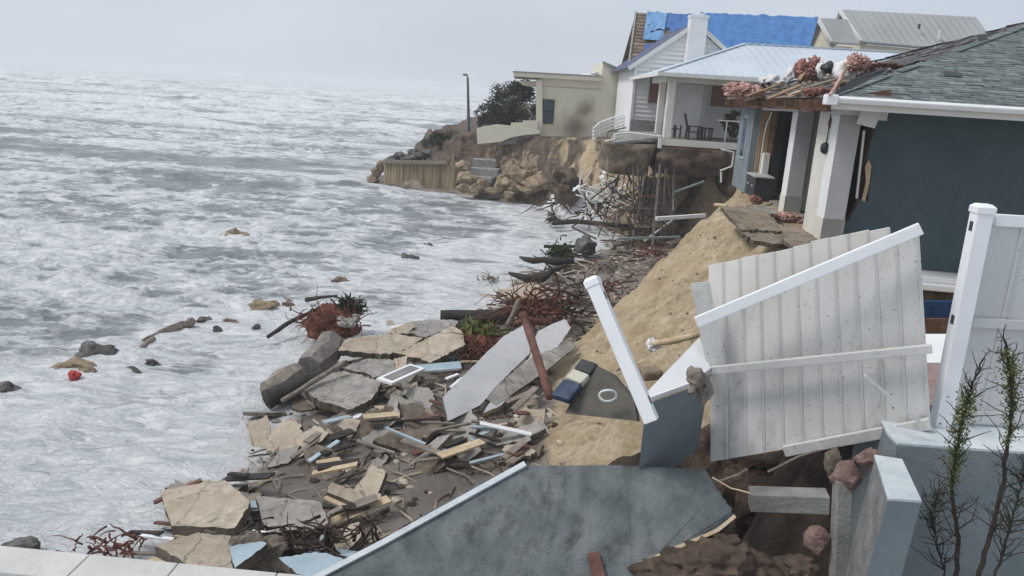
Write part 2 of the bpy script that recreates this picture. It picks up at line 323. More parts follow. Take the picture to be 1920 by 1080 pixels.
cc = mixc(t, a1.outputs['Fac'], sand, ws); cc = mixc(t, mr.outputs[0], cc, so_)
a3 = N(t, 'ShaderNodeAttribute', attribute_name='wash'); w1 = N(t, 'ShaderNodeMath', operation='MULTIPLY_ADD'); t.links.new(nz3(t, 1.7, 12, .72), w1.inputs[0]); w1.inputs[1].default_value = 1.5; t.links.new(a3.outputs['Fac'], w1.inputs[2])
w2 = N(t, 'ShaderNodeMapRange'); w2.inputs[1].default_value = 1.28; w2.inputs[2].default_value = 1.5; t.links.new(w1.outputs[0], w2.inputs[0])
fo = ramp(t, nz3(t, 3.0), (.58,.58,.59), (.76,.77,.78)); cc = mixc(t, w2.outputs[0], cc, fo)
t.links.new(cc, b.inputs['Base Color']); b.inputs['Roughness'].default_value = .95
rr = N(t, 'ShaderNodeMapRange'); rr.inputs[3].default_value = .95; rr.inputs[4].default_value = .45; t.links.new(a1.outputs['Fac'], rr.inputs[0]); t.links.new(rr.outputs[0], b.inputs['Roughness'])
bp = N(t, 'ShaderNodeBump', Strength=.9, Distance=.16); t.links.new(nz3(t, 5.5, 12., .76), bp.inputs['Height']); t.links.new(bp.outputs[0], b.inputs['Normal'])
o = grid_mesh('ground', Xt, Yt, Zt, T, {'soil': soil, 'wet': wet, 'wash': wash}); tag(o, kind='structure')
# ------------------------------------------------------------------ sea
g = np.exp(np.linspace(math.log(3.0), math.log(3000), 900)); s_ = np.linspace(-1.25, .95, 620)
Yw, Sw = np.meshgrid(g, s_, indexing='ij'); Xw = Sw*(Yw*.72+4)
Ws = np.interp(Yw, *SH)-Xw; off = np.clip(Ws, 0, 1e9)
far = sm(15, 90, Yw); wx = Xw+3*fbm(Xw*.06, Yw*.06, 3); wy = Yw+4*fbm(Xw*.05+7, Yw*.05, 3)
def crest(ph): return (1-np.abs(np.sin(ph)))**2.2
rdg = lambda a, b_, o: (1-np.abs(fbm(a, b_, o))*1.7)
fine = 1-sm(25, 60, Yw)*.75
z = .13*rdg(Xw*.45, Yw*.9, 5)*(1-far) + .05*fbm(Xw*1.6, Yw*2.2, 3)*fine
z = z + far*(1.15*crest(wy*.13+wx*.022)*(0.5+fbm(wx*.02, wy*.03, 3)*1.3) + .42*rdg(wx*.09, wy*.24, 5)+.10*fbm(Xw*.4, Yw*.8, 4))
z = z + (1-far)*sm(6, 20, off)*(.30*rdg(wx*.13, wy*.32, 5)+.16*crest(wy*.5+wx*.08))
z = z*(.25+.75*sm(0, 10, off)) - .05
z = z - .10*sm(0, 1.0, -Ws)      # the sheet of wash runs out just under the beach
crestf = sm(.25, .7, z/(.12+far*.7))
foam = .56 - .17*sm(20, 28, Yw+.25*Xw)*(1-sm(50, 80, Yw)) + .36*(1-sm(.5, 7, off))*(1-sm(60,80,Yw))+.10*(1-sm(16, 30, Yw)) + .30*fbm(Xw*.05, Yw*.12, 4) + .25*fbm(wx*.16, wy*.42, 4)*(.5+.5*far) + .28*crestf - .06 - .08*sm(6, 16, off)*(1-sm(40, 55, Yw))+ .03*sm(40,60,Yw) -.05*sm(200, 400, Yw)
ROCKS = [(435,446),(805,463),(768,488),(640,528),(186,664),(140,690),(250,700),(385,604),(430,606),(495,574),(543,575),(480,618),(310,622),(600,600),(15,728)]
for c_, w_, a_, h_ in ((1.2,.9,.30,.10),(4.2,.8,.34,.16),(8.5,.8,.28,.18),(14,1.0,.26,.22),(22,1.2,.26,.28)):
    bd = np.exp(-((off-c_+(.9+.06*c_)*fbm(Xw*.12+c_, Yw*.16, 4)*2)/w_)**2)*np.clip(.6+1.2*fbm(Xw*.08-c_, Yw*.09, 2), 0, 1)*(1-sm(46, 60, Yw)); foam = foam+a_*bd; z = z+h_*bd*(.6+.5*fbm(Xw*.5, Yw*.5, 3))
for x_, y_ in ROCKS:
    q_ = PZ(x_, y_, .05); d_ = np.sqrt((Xw-q_.x)**2*.6+(Yw-q_.y)**2); foam = foam + .38*np.exp(-(d_/(.5+.02*q_.y))**2); z = z+.05*np.exp(-(d_/.5)**2)
# the dark troughs between breakers farther out
foam = foam - .42*sm(.05, .5, fbm(Xw*.014+3, Yw*.075, 3))*sm(30, 60, Yw)
WM = bpy.data.materials.new('sea_water'); WM.use_nodes = True; t = WM.node_tree; b = t.nodes['Principled BSDF']
tc = N(t, 'ShaderNodeTexCoord'); mp = N(t, 'ShaderNodeMapping'); mp.inputs['Scale'].default_value = (.42, 1, 1); mp.inputs['Rotation'].default_value = (0, 0, rad(8)); t.links.new(tc.outputs['Object'], mp.inputs[0]); V = mp.outputs[0]
at = N(t, 'ShaderNodeAttribute', attribute_name='foam')
def mth(op, a, b_, c=None):
    n = N(t, 'ShaderNodeMath', operation=op)
    for i, v in enumerate((a, b_, c)):
        if v is None: continue
        if isinstance(v, (int, float)): n.inputs[i].default_value = v
        else: t.links.new(v, n.inputs[i])
    return n.outputs[0]
wn_ = N(t, 'ShaderNodeTexNoise', Scale=.9, Detail=6.0, Roughness=.6); t.links.new(V, wn_.inputs['Vector'])
wv = N(t, 'ShaderNodeVectorMath', operation='MULTIPLY_ADD'); t.links.new(wn_.outputs['Color'], wv.inputs[0]); wv.inputs[1].default_value = (1.6, 1.6, 0); t.links.new(V, wv.inputs[2]); V2 = wv.outputs[0]
nA = nz3(t, 1.1, 12., .70, V2); nB = nz3(t, .30, 8., .6, V, .6)
def strings(sc_):
    vo = N(t, 'ShaderNodeTexVoronoi', feature='DISTANCE_TO_EDGE', Scale=sc_); t.links.new(V2, vo.inputs['Vector'])
    m_ = N(t, 'ShaderNodeMapRange'); m_.inputs[1].default_value = 0; m_.inputs[2].default_value = .16; m_.inputs[3].default_value = 1; m_.inputs[4].default_value = 0; t.links.new(vo.outputs['Distance'], m_.inputs[0]); return m_.outputs[0]
st1 = strings(1.5); st2 = strings(3.6)
base_ = mth('ADD', mth('MULTIPLY_ADD', nA, 2.2, at.outputs['Fac']), mth('MULTIPLY', nB, 1.4))
tot = mth('ADD', base_, mth('MULTIPLY_ADD', st1, .26, mth('MULTIPLY', st2, .16)))
mr = N(t, 'ShaderNodeMapRange', interpolation_type='SMOOTHSTEP'); mr.inputs[1].default_value = 2.12; mr.inputs[2].default_value = 2.66; t.links.new(tot, mr.inputs[0]); fm = mr.outputs[0]
wc = ramp(t, nz3(t, .8, 8, .65, V), (.20,.222,.235), (.34,.365,.38), .35, .65)
fc = ramp(t, nz3(t, 3.5, 10, .7, V2), (.58,.61,.64), (.86,.87,.875), .38, .6)
t.links.new(mixc(t, fm, wc, fc), b.inputs['Base Color'])
r2 = N(t, 'ShaderNodeMapRange'); r2.inputs[3].default_value = .28; r2.inputs[4].default_value = .85; t.links.new(fm, r2.inputs[0]); t.links.new(r2.outputs[0], b.inputs['Roughness'])
b.inputs['IOR'].default_value = 1.33
bp = N(t, 'ShaderNodeBump', Strength=.9, Distance=.22); t.links.new(tot, bp.inputs['Height']); t.links.new(bp.outputs[0], b.inputs['Normal'])
o = grid_mesh('sea', Xw, Yw, z, WM, {'foam': foam}); tag(o, kind='structure')
# ------------------------------------------------------------------ blue house
ex = Vector((.994, -.11, 0)); ey = Vector((.11, .994, 0)); HO = Vector((6.6, 16.63, 0))
def L(x, y, z): return HO + ex*x + ey*y + Vector((0, 0, z))
HR = Matrix((ex, ey, (0, 0, 1))).transposed()
def lbox(mb, x0, x1, y0, y1, z0, z1, mi=0): return mb.box(L((x0+x1)/2, (y0+y1)/2, (z0+z1)/2), (x1-x0, y1-y0, z1-z0), HR, mi)
FL = 3.95; TOPZ = 6.72
house = thing('beach_house', L(6, 5, FL), 'storm-torn blue-grey house with shingle roof and missing sea wall, right of the sand slope', 'house')
# front wall: one panel with torn left edge
wl = [(1588,418),(1600,400),(1612,374),(1628,378),(1632,330),(1626,300),(1634,262),(1642,240),(1650,212)]
P0 = L(0, .35, 0); NV = ey
edge = [PP(x, y, P0, NV) for x, y in wl]
zb = 3.3
poly = [L(.95, .35, zb)] + [edge[0]] + edge[1:] + [L(1.6, .35, 6.9), L(13, .35, 6.9), L(13, .35, zb)]
MB().prism(poly, ey*.22, 0, 1).build('front_wall', ['stucco_dark', 'broken_concrete'], house)
mb = MB()   # low part of the wall between column and void
mb.prism([L(.45, .35, zb), L(.45, .35, 4.35), PP(1588, 418, P0, NV)+Vector((.001,0,0)), L(.949, .35, zb)], ey*.22)
mb.build('front_wall', 'stucco_dark', house)
# torn framing along the edge
mb = MB()
for a, b_, w in (((1620,245),(1606,372),.045),): mb.bar(PP(a[0],a[1],L(0,.3,0),NV), PP(b_[0],b_[1],L(0,.3,0),NV), w, .03)
mb.build('torn_trim', 'white_paint', house)
mb = MB(); mb.bar(PP(1628,240,L(0,.75,0),NV), PP(1618,378,L(0,.75,0),NV), .14, .1); mb.bar(PP(1640,240,L(0,.7,0),NV), PP(1630,380,L(0,.7,0),NV), .12, .1)
mb.build('wall_stud', 'wood_red', house)
MB().prism([PP(x,y,L(0,.28,0),NV) for x,y in ((1629,300),(1634,312),(1630,345),(1622,378),(1616,376),(1624,340),(1622,312))], ey*.03).build('torn_sheathing', 'wood_pale', house)
# ledge under the wall, pool edge, pavers
mb = MB(); lbox(mb, .6, 13, -.45, .33, 3.24, 3.36); lbox(mb, .6, 13, -.62, .33, 3.10, 3.236); mb.build('patio_ledge', 'white_paint', house, bevel=.02)
mb = MB(); lbox(mb, .6, 13, -.4, .3, 1.9, 3.095); mb.build('foundation', 'earth', house)
# columns
def column(x0, y0, w, d, parent=house):
    mb = MB(); lbox(mb, x0, x0+w, y0, y0+d, FL+.0, 6.55)
    # shade painted in: front face a darker grey, sea-lit side stays white
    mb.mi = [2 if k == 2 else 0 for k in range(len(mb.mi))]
    c = mb.build('column', ['white_paint', 'cream_paint', 'grey_paint_and_shade'], parent, bevel=.012)
    mb = MB(); lbox(mb, x0-.012, x0+w+.012, y0-.012, y0+d+.012, FL-.15, FL+.42); mb.mi = [1 if k == 2 else 0 for k in range(len(mb.mi))]  # base front darkened in colour too, as the shaded side
    mb.build('column_base', ['cream_paint', 'base_paint_and_shade'], c); return c
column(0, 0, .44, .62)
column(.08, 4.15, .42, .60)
mb = MB(); lbox(mb, .03, .42, .64, 1.75, FL-.1, 6.6); mb.build('side_pier', 'cream_paint', house, bevel=.01)
mb = MB(); lbox(mb, .02, .46, -.0, .80, 6.552, 6.84); mb.build('lintel', 'white_paint', house)
mb = MB(); lbox(mb, .05, .44, 4.1, 9.0, 6.56, 6.86); mb.build('lintel', 'white_paint', house)
mb = MB(); lbox(mb, .42, .95, .02, .24, 6.48, 6.84); mb.build('lintel', 'white_paint', house)
# interior: inner walls coloured near-black for the shade of the rooms, floor slab
mb = MB(); lbox(mb, .25, 12.9, .6, 11.7, FL-.22, FL-.02); mb.build('floor_slab', 'concrete', house)
mb = MB(); lbox(mb, 2.6, 2.8, .6, 11.6, FL, 6.8); lbox(mb, .6, 2.6, 4.9, 5.05, FL, 6.8); lbox(mb, .9, 2.6, 1.9, 2.0, FL, 6.8); mb.build('inner_wall', 'shade_black', house)
mb = MB(); lbox(mb, .3, 1.5, 4.4, 4.88, FL, 6.7); mb.build('inner_wall', 'cream_paint', house)
mb = MB(); lbox(mb, .5, 12.8, .6, 11.6, 6.86, 6.93); mb.build('ceiling_board', 'wood_rot', house)
# far end: light blue sea wall with tall window
mb = MB(); lbox(mb, -.12, .10, 9.3, 11.8, FL-.1, 6.85); lbox(mb, -.12, 12.9, 11.8, 12.0, FL-.1, 6.85); mb.build('end_wall', 'stucco', house)
mb = MB(); lbox(mb, .1, .9, 9.25, 9.42, FL, 6.85); mb.build('end_wall', 'stucco', house)
wi = MB(); lbox(wi, -.16, -.10, 10.1, 11.0, 4.9, 6.35); wi = wi.build('window', 'panel_blue', house)
mb = MB(); lbox(mb, -.175, -.158, 10.2, 10.52, 4.98, 6.27); lbox(mb, -.175, -.158, 10.58, 10.9, 4.98, 6.27); mb.build('pane', 'glass_blue', wi)
mb = MB()
for y in (9.15, 8.8, 8.35): lbox(mb, .1, .24, y, y+.09, FL, 6.85)
mb.build('wall_stud', 'wood_raw', house)
mb = MB(); lbox(mb, .35, .4, 8.2, 9.15, FL+.4, 6.8); mb.build('sheathing', 'wood_rot', house)
mb = MB(); lbox(mb, .12, .3, 8.0, 8.55, FL+.55, 5.25); mb.build('white_board', 'cream_paint', house)
mb = MB(); mb.tube([L(.05, 7.4, 6.5), L(.0, 7.6, 6.2), L(.02, 7.9, 5.9), L(.03, 8.0, 5.5), L(.03, 8.0, 4.6)], .018, 5); mb.build('hanging_cable', 'white_paint', house)
# --- roof
ps = .355; EZ = 6.86; ex0, ey0, ey1 = -.55, -1.12, 12.1; half = (ey1-ey0)/2
def front_pt(x, s, h=0):      # s distance up slope horizontally
    return L(x, ey0+s, EZ+ps*s+h)
def side_pt(y, s, h=0): return L(ex0+s, y, EZ+ps*s+h)
mb = MB(); mb.add([L(ex0, ey0, EZ), L(16, ey0, EZ), L(16, ey0+half, EZ+ps*half), L(ex0+half, ey0+half, EZ+ps*half)], [(0,1,2,3)])
mb.add([L(ex0, ey0, EZ-.05), L(16, ey0, EZ-.05), L(16, ey0+half, EZ+ps*half-.05), L(ex0+half, ey0+half, EZ+ps*half-.05)], [(3,2,1,0)])
mb.add([L(ex0+half, ey0+half, EZ+ps*half), L(16, ey0+half, EZ+ps*half), L(16, ey1, EZ), L(ex0, ey1, EZ)], [(0,1,2,3)])
rf = mb.build('roof', 'felt', house)
mb = MB(); s = 0; row = 0; stp = .135
while s < half-.05:
    x = ex0+s-.1+random.uniform(-.1, 0); 
    while x < 13.2:
        w = random.choice((.16,.22,.3,.38)); h = random.uniform(.012, .032)
        xa = max(x, ex0+s); 
        if x+w > xa+.03 and not (random.random() < .012):
            l = .004+random.uniform(0,.004)
            # drop-tabs with a thin butt edge
            a = front_pt(xa+.003, s-random.choice((0,0,.015,.03)), h+l); b_ = front_pt(x+w, s, h+l); 
            b_ = L(x+w, 0, 0) + (a-L(xa+.003, 0, 0)); c = front_pt(x+w, s+stp+.02, l+.006); d = front_pt(xa+.003, s+stp+.02, l+.006)
            dn = Vector((0,0,-h)); mb.add([a, b_, c, d, a+dn, b_+dn], [(0,1,2,3),(4,5,1,0)])
        x += w
    s += stp; row += 1
mb.build('shingles', 'shingle', rf)
mb = MB()   # lifted shingles
for px, py, w, h in ((1772,143,.34,.015),(1835,76,.25,.06)):
    q = PP(px, py, L(0, ey0, EZ+.03), (Vector((0,0,1))-ey*ps).normalized())
    mb.prism([q, q+ex*w, q+ex*w*.9+ey*.28+Vector((0,0,.09+h)), q+ex*.05+ey*.28+Vector((0,0,.09+h))], (0,0,.015))
mb.build('lifted_shingle', 'charcoal', rf)
# sea-side slope: sheathing, felt and scraps
mb = MB(); nseg = 26
mb.add([side_pt(ey0, 0), side_pt(ey0+half, half), side_pt(ey1, 0)], [(0,2,1)]); mb.add([side_pt(ey0, 0, -.04), side_pt(ey0+half, half, -.04), side_pt(ey1, 0, -.04)], [(0,1,2)])
mb.build('roof_deck', 'felt', rf)
nrm_s = (Vector((0,0,1))-ex*ps).normalized()
mb = MB(); rnd = random.Random(5)
for i in range(240):
    s = rnd.uniform(.1, half*.97); y = rnd.uniform(ey0+s, ey1-s)
    if s < 1.6 and rnd.random() < .7: continue
    w = rnd.uniform(.15,.6); d = rnd.uniform(.12,.25); l = rnd.uniform(.008,.05)
    if y+w > ey1-s-.1 or y < ey0+s+.25: continue
    mb.prism([side_pt(y, s, l), side_pt(y+w, s, l+rnd.uniform(0,.03)), side_pt(y+w, s+d, l+.01), side_pt(y, s+d, l+.01)], (0,0,.012))
mb.build('shingle_scrap', 'shingle_old', rf)
mb = MB()   # exposed planks near the eave
for i in range(70):
    s = rnd.uniform(-.15, 1.9); y = rnd.uniform(ey0+s+.1, ey1-s-1.5)
    w = rnd.uniform(.5,1.9); d = rnd.uniform(.07,.16); l = .02+rnd.uniform(0,.10); tw = rnd.uniform(-.35,.35)
    a = side_pt(y, s, l); b_ = side_pt(y+w*.9, s+w*tw, l+rnd.uniform(-.02,.09)); mb.bar(a, b_, d, .02, nrm_s)
mb.build('roof_plank', 'shed_wood', rf)
# ridge caps along the near hip and the ragged far hip
mb = MB()
for i in range(42):
    t_ = i/42*half
    if 6 < i < 22 and rnd.random() < .55: continue
    a = L(ex0+t_, ey0+t_, EZ+ps*t_+.035); b_ = L(ex0+t_+.2, ey0+t_+.2, EZ+ps*(t_+.2)+.02)
    mb.bar(a, b_, .24, .015)
mb.build('hip_cap', 'shingle', rf)
mb = MB()
for i in range(34):
    t_ = half*(.12+.88*i/34)
    a = L(ex0+t_, ey1-t_, EZ+ps*t_+.03+rnd.uniform(0,.08)); b_ = L(ex0+t_+.3, ey1-t_-.3, EZ+ps*(t_+.3)+.03+rnd.uniform(0,.06)); mb.bar(a, b_, .18, .02)
mb.build('hip_cap', 'charcoal', rf)
# rafter tails / broken soffit under the sea-side eave
mb = MB()
for i in range(36):
    y = ey0+.25+i*.36
    mb.bar(L(ex0-.02-rnd.uniform(0,.25), y, EZ-.14+rnd.uniform(-.03,.02)), L(ex0+1.2, y, EZ+.14), .05, .16)
mb.build('rafter', 'wood_rot', rf)
mb = MB(); lbox(mb, ex0+.1, ex0+.16, ey0+.5, ey1-.3, EZ-.26, EZ-.04); mb.build('eave_board', 'wood_red', rf)
# gutter and fascia on the front eave
mb = MB(); lbox(mb, ex0+.06, 13, ey0+.01, ey0+.05, EZ-.22, EZ+.02); mb.build('fascia', 'trim', house)
mb = MB(); prof = [(0,0),(-.10,.0),(-.135,-.04),(-.135,-.06),(-.11,-.13),(0,-.14)]
mb.prism([L(ex0+.0, ey0+a, EZ+.03+b_) for a, b_ in prof], ex*13.6); mb.build('gutter', 'vinyl', house)
mb = MB(); lbox(mb, ex0-.1, ex0+.12, ey0-.16, ey0+.12, EZ-.15, EZ+.05); mb.build('gutter_end', 'vinyl', house, bevel=.02)
mb = MB(); lbox(mb, .9, 13, ey0+.052, .34, EZ-.20, EZ-.17); mb.build('soffit', 'grey_paint_and_shade', house)
MB().prism([PP(x,y,L(0,-.25,0),NV) for x,y in ((1606,232),(1618,200),(1656,203),(1640,241))], Vector((.02,.05,.02))).build('soffit', 'white_paint', house)['label'] = 'loose white soffit flap hanging down'
# roof corner torn: dark flap + strip of wood at the corner
mb = MB(); q = [P(1567,176,15.6), P(1600,150,16.2), P(1665,128,17.3), P(1660,134,17.2), P(1600,168,15.9)]
mb.prism(q, (0,.05,.03)); mb.build('roof_flap', 'charcoal', rf)
mb = MB(); mb.bar(P(1556,178,15.4), P(1590,122,16.2), .05, .02); mb.build('torn_strip', 'insul_pink', rf)
# hanging light fixture at the pier
mb = MB(); mb.tube([L(-.02, .66, 6.55), L(-.03, .6, 6.25), L(-.03, .58, 5.95)], .012, 5); mb.build('cable', 'black_plastic', house)
hl = thing('hanging_lamp', L(-.04, .58, 5.62), 'black lamp dangling on its cable in front of the white pier', 'lamp')
MB().blob(L(-.04, .58, 5.82), (.105,.105,.14), .15, 2, 2, 3).build('lamp_shade', 'black_plastic', hl, True)
MB().tube([L(-.04,.58,5.95), L(-.04,.56,6.12), L(-.02,.62,6.42)], .012, 5).build('cable', 'black_plastic', hl)
MB().blob(L(-.02, .60, 6.35), (.04,.04,.13), .15, 2, 2, 5).build('canopy', 'wood_rot', hl, True)
# items by the house
cb = thing('cabinet', L(-.05, 7.9, FL), 'dark cabinet standing in the torn-open end room of the blue-grey house', 'cabinet')
mb = MB(); lbox(mb, -.25, .28, 6.9, 8.3, FL, FL+.62); mb.build('body', 'charcoal', cb, bevel=.01)
mb = MB(); lbox(mb, -.28, .30, 6.86, 8.34, FL+.622, FL+.66); mb.build('top', 'grey_paint_and_shade', cb)
for y in (7.25, 7.95):
    MB().blob(L(-.27, y, FL+.35), (.03,.03,.03), .1, 1, 1).build('knob', 'trim', cb)
def insul(px, py, Y, sx, sy, sz, m_, label, seed, n=4, name='insulation_batt'):
    c = P(px, py, Y); mb = MB(); r = random.Random(seed)
    for i in range(n): mb.blob(c+Vector((r.uniform(-.7,.7)*sx, r.uniform(-.5,.5)*sy, r.uniform(-.35,.35)*sz)), (sx*r.uniform(.3,.6), sy*.6, sz*r.uniform(.35,.7)), .55, 3.4, 4, seed+i)
    return tag(mb.build(name, m_, smooth=True), label, 'insulation', 'pink insulation thrown about the blue-grey house')
insul(1405,172,22, .55,.5,.22, 'insul_pink', 'pink insulation spilling over the sea end of the broken eave', 11, 9)
insul(1516,130,21, .32,.3,.30, 'insul_red', 'dark red insulation bundle in the middle of the broken roof edge', 21, 9)
insul(1610,122,19, .26,.3,.28, 'insul_pink', 'pink insulation tuft beside the white sheet on the roof', 31, 9)
insul(1535,170,17, .25,.25,.12, 'insul_red', 'dark red insulation scrap hanging right above the two pale columns', 41, 5)
insul(1475,410,19.5, .45,.4,.14, 'insul_pink', 'pink insulation heap at the foot of the farther column', 51, 12)
insul(1420,376,22.5, .22,.25,.15, 'insul_red', 'round red insulation roll on the ground before the dark cabinet', 61, 3)
insul(1680,124,18.5, .5,.3,.05, 'insul_red', 'flat pinkish insulation strip lying on the bare roof slope', 71, 7)
def cloth(px, py, Y, s, label, seed, m_='white_cloth'):
    mb = MB(); c = P(px, py, Y); mb.blob(c, s, .4, 1.6, 3, seed); mb.blob(c+Vector((s[0]*.6,0,-s[2]*.2)), (s[0]*.6,s[1],s[2]*.6), .4, 1.8, 3, seed+1)
    return tag(mb.build('torn_sheet', m_, smooth=True), label, 'sheet', 'crumpled sheets on the broken roof')
cloth(1448,152,22, (.28,.3,.20), 'small white crumpled sheet nearest the sea end of the roof', 3)
cloth(1540,128,20.5, (.10,.2,.22), 'narrow white crumpled sheet between red insulation and black bag', 5)
cloth(1588,133,19.2, (.28,.3,.26), 'large white crumpled sheet beside the dark roof flap', 7)
cloth(1480,140,21, (.10,.2,.16), 'little upright white scrap amid the roof planks', 9)
cloth(1436,158,22, (.12,.2,.14), 'black torn bag beside the white sheet at the sea end', 13, 'black_plastic')
cloth(1556,128,20.2, (.18,.2,.14), 'black torn bag in the middle of the broken roof edge', 15, 'black_plastic')
mb = MB(); mb.bar(P(1640,157,17.5), P(1672,152,17.7), .3, .02); 
wp = [((1590,122),(1560,185),15.6,.05,'wood_pale','pale wood strip standing up at the torn roof corner'),((1498,150),(1525,110),20.5,.10,'wood_raw','broken brown board tilting up behind the red insulation'),((1545,118),(1530,138),20.4,.05,'wood_grey','thin grey board stuck upright beside the black bag'),((1440,185),(1500,160),19.5,.12,'wood_raw','raw brown board sagging over the open eave'),((1480,178),(1560,150),17.5,.1,'wood_pale','long pale board lying on the broken sheathing'),((1500,168),(1590,142),17.2,.12,'wood_grey','weathered board lying just above the dark flap'),((1400,180),(1470,155),21,.1,'wood_raw','brown board running up between insulation and black bag'),((1560,158),(1610,150),17.2,.06,'wood_raw','short raw board under the white sheet on the roof')]
for a, b_, Y, w, m_, lb in wp:
    mb = MB(); mb.bar(P(a[0],a[1],Y), P(b_[0],b_[1],Y+.8), w, .03); tag(mb.build('broken_board', m_), lb, 'board', 'broken boards on the roof')
# ------------------------------------------------------------------ porch building
porch = thing('porch_house', Vector((9, 40, 5)), 'white porch with pale blue metal roof standing on an undermined deck', 'porch')
DZ = 5.05
mb = MB(); mb.box((10.6, 38.6, DZ-.07), (8.4, 5.2, .14)); mb.build('deck_floor', 'wood_grey', porch)
mb = MB(); mb.box((10.6, 35.96, DZ-.16), (8.5, .1, .30)); mb.box((6.34, 38.4, DZ-.16), (.1, 4.9, .30)); mb.build('deck_rim', 'cream_paint', porch)
mb = MB(); mb.box((10.6, 35.9, DZ-.48), (8.4, .08, .16)); mb.bar((6.3,35.9,DZ-.45),(6.3,35.9,DZ-.0),.16); mb.build('deck_rim', 'trim', porch)
mb = MB(); mb.box((6.62, 36.2, (DZ+7.62)/2), (.33, .33, 7.62-DZ)); mb.build('porch_post', 'cream_paint', porch, bevel=.02)
mb = MB(); mb.box((6.55, 38.2, (DZ+7.62)/2), (.30, .30, 7.62-DZ)); mb.build('porch_post', 'cream_paint', porch, bevel=.02)
mb = MB(); mb.box((8.85, 39.4, (DZ+7.62)/2), (.22, .22, 7.62-DZ)); mb.build('porch_post', 'white_paint', porch, bevel=.02)
mb = MB(); mb.box((10.4, 36.2, 7.72), (8.2, .34, .34)); mb.box((6.55, 38.4, 7.72), (.34, 4.06, .34)); mb.build('beam', 'cream_paint', porch)
mb = MB(); mb.box((7.75, 38.8, (DZ+7.55)/2), (1.75, .12, 7.55-DZ)); mb.build('privacy_wall', 'white_paint', porch)
# siding wall behind, boarded window
def siding(mb, x0, x1, Y, z0, z1, clip=None, st=.2):
    z = z0
    while z < z1-.02:
        zz = min(z+st, z1); a, b_, c, d = x0, x1, x0, x1
        if clip: a, b_ = clip(z); c, d = clip(zz)
        if b_-a > .02 and d-c >= 0: mb.add([(a, Y-.10, z), (b_, Y-.10, z), (d, Y-.004, zz), (c, Y-.004, zz), (a, Y, z), (b_, Y, z)], [(0,1,2,3),(4,5,1,0)])
        z = zz
mb = MB(); siding(mb, 7.5, 15, 41.2, DZ-.6, 7.9); mb.box((11.2, 41.3, 6.3), (7.6, .16, 3.4)); mb.build('siding_wall', 'house_siding', porch)
wb = MB(); wb.box((11.9, 41.12, 7.13), (4.6, .08, 1.0)); wb.build('boarded_window', 'plywood_brown', porch)
mb = MB(); mb.box((8.75, 41.05, 6.6), (.14,.1,2.6)); mb.box((11.0,41.02,6.35),(4.6,.12,.10)); mb.build('trim', 'trim', porch)
# metal roof with ribs
e0 = Vector((5.85, 35.4, 7.92)); pk = Vector((10.75, 40.3, 9.68)); e1 = Vector((19, 35.4, 8.0)); p1 = Vector((19, 40.3, 9.76)); bk = Vector((5.85, 45.2, 7.92))
mb = MB(); mb.prism([e0, e1, p1, pk], (0,0,-.06)); mb.prism([e0, pk, bk], (0,0,-.06)); mb.prism([pk,p1,(19,45.2,8.0),bk],(0,0,-.06))
rp_ = mb.build('metal_roof', 'metal_roof', porch)
mb = MB()
for i in range(1, 32):
    x = 5.85+i*.41
    if x < 10.75: tt = (x-5.85)/4.9; a = Vector((x, 35.4, 7.92+.006*i*.4)); b_ = Vector((x, 35.4+4.9*tt, 7.93+1.76*tt))
    else: a = Vector((x, 35.4, 7.96)); b_ = Vector((x, 40.3, 9.72))
    mb.bar(a+Vector((0,0,.015)), b_+Vector((0,0,.015)), .035, .03)
mb.build('roof_seam', 'metal_roof', rp_)
mb = MB(); mb.bar(e0+Vector((0,0,.03)), pk+Vector((0,0,.05)), .16, .05); mb.bar(pk+Vector((0,0,.05)), p1+Vector((0,0,.05)), .16, .05); mb.build('ridge_cap', 'metal_roof', rp_)
mb = MB(); mb.box((12.4, 35.42, 7.84), (13.2, .1, .16)); mb.box((5.87, 40.2, 7.84), (.1, 9.6, .16)); mb.build('fascia', 'trim', porch)
# railing of pipe on deck
mb = MB()
for x in (9.35, 10.3): mb.bar((x, 36.4, DZ), (x, 36.4, DZ+.95), .05)
mb.bar((8.9,36.4,DZ+.95),(10.6,36.4,DZ+.95),.05); mb.build('railing', 'white_paint', porch)
# deck furniture
ch = thing('deck_chair', (7.9, 36.9, DZ), 'dark high-backed slatted chair on the porch deck', 'chair')
mb = MB()
for k in range(4): mb.bar((7.72, 36.65+k*.13, DZ+.32), (7.48, 36.65+k*.13, DZ+1.15), .1, .03, (1,0,0))
mb.build('backrest', 'charcoal', ch)
mb = MB(); mb.box((7.98, 36.85, DZ+.34), (.6, .55, .05)); mb.build('seat', 'charcoal', ch)
for y in (36.58, 37.14):
    mb = MB(); mb.box((8.0, y, DZ+.60), (.7, .12, .035)); mb.build('armrest', 'charcoal', ch)
    for x in (7.7, 8.25): MB().bar((x, y, DZ), (x, y, DZ+.60), .08).build('leg', 'charcoal', ch)
tb = thing('side_table', (8.35, 36.9, DZ), 'low dark table right in front of the high-backed deck chair', 'table')
MB().box((8.62,36.9,DZ+.55),(.45,.6,.05)).build('tabletop', 'charcoal', tb)
for x in (8.46,8.78):
    for y in (36.65,37.15): MB().bar((x,y,DZ),(x,y,DZ+.53),.06).build('leg','charcoal',tb)
for i, x in enumerate((6.98, 7.28)):
    st_ = thing('bar_stool', (x, 37.3, DZ), ('small dark stool beside the corner post of the porch','small dark stool between the other stool and the deck chair')[i], 'stool', 'stools on the porch deck')
    MB().box((x+.05,37.3,DZ+.42),(.26,.3,.04)).build('seat','charcoal',st_)
    for dx in (-.07,.17):
        for dy in (-.12,.12): MB().bar((x+dx,37.3+dy,DZ),(x+dx,37.3+dy,DZ+.6),.035).build('leg','charcoal',st_)
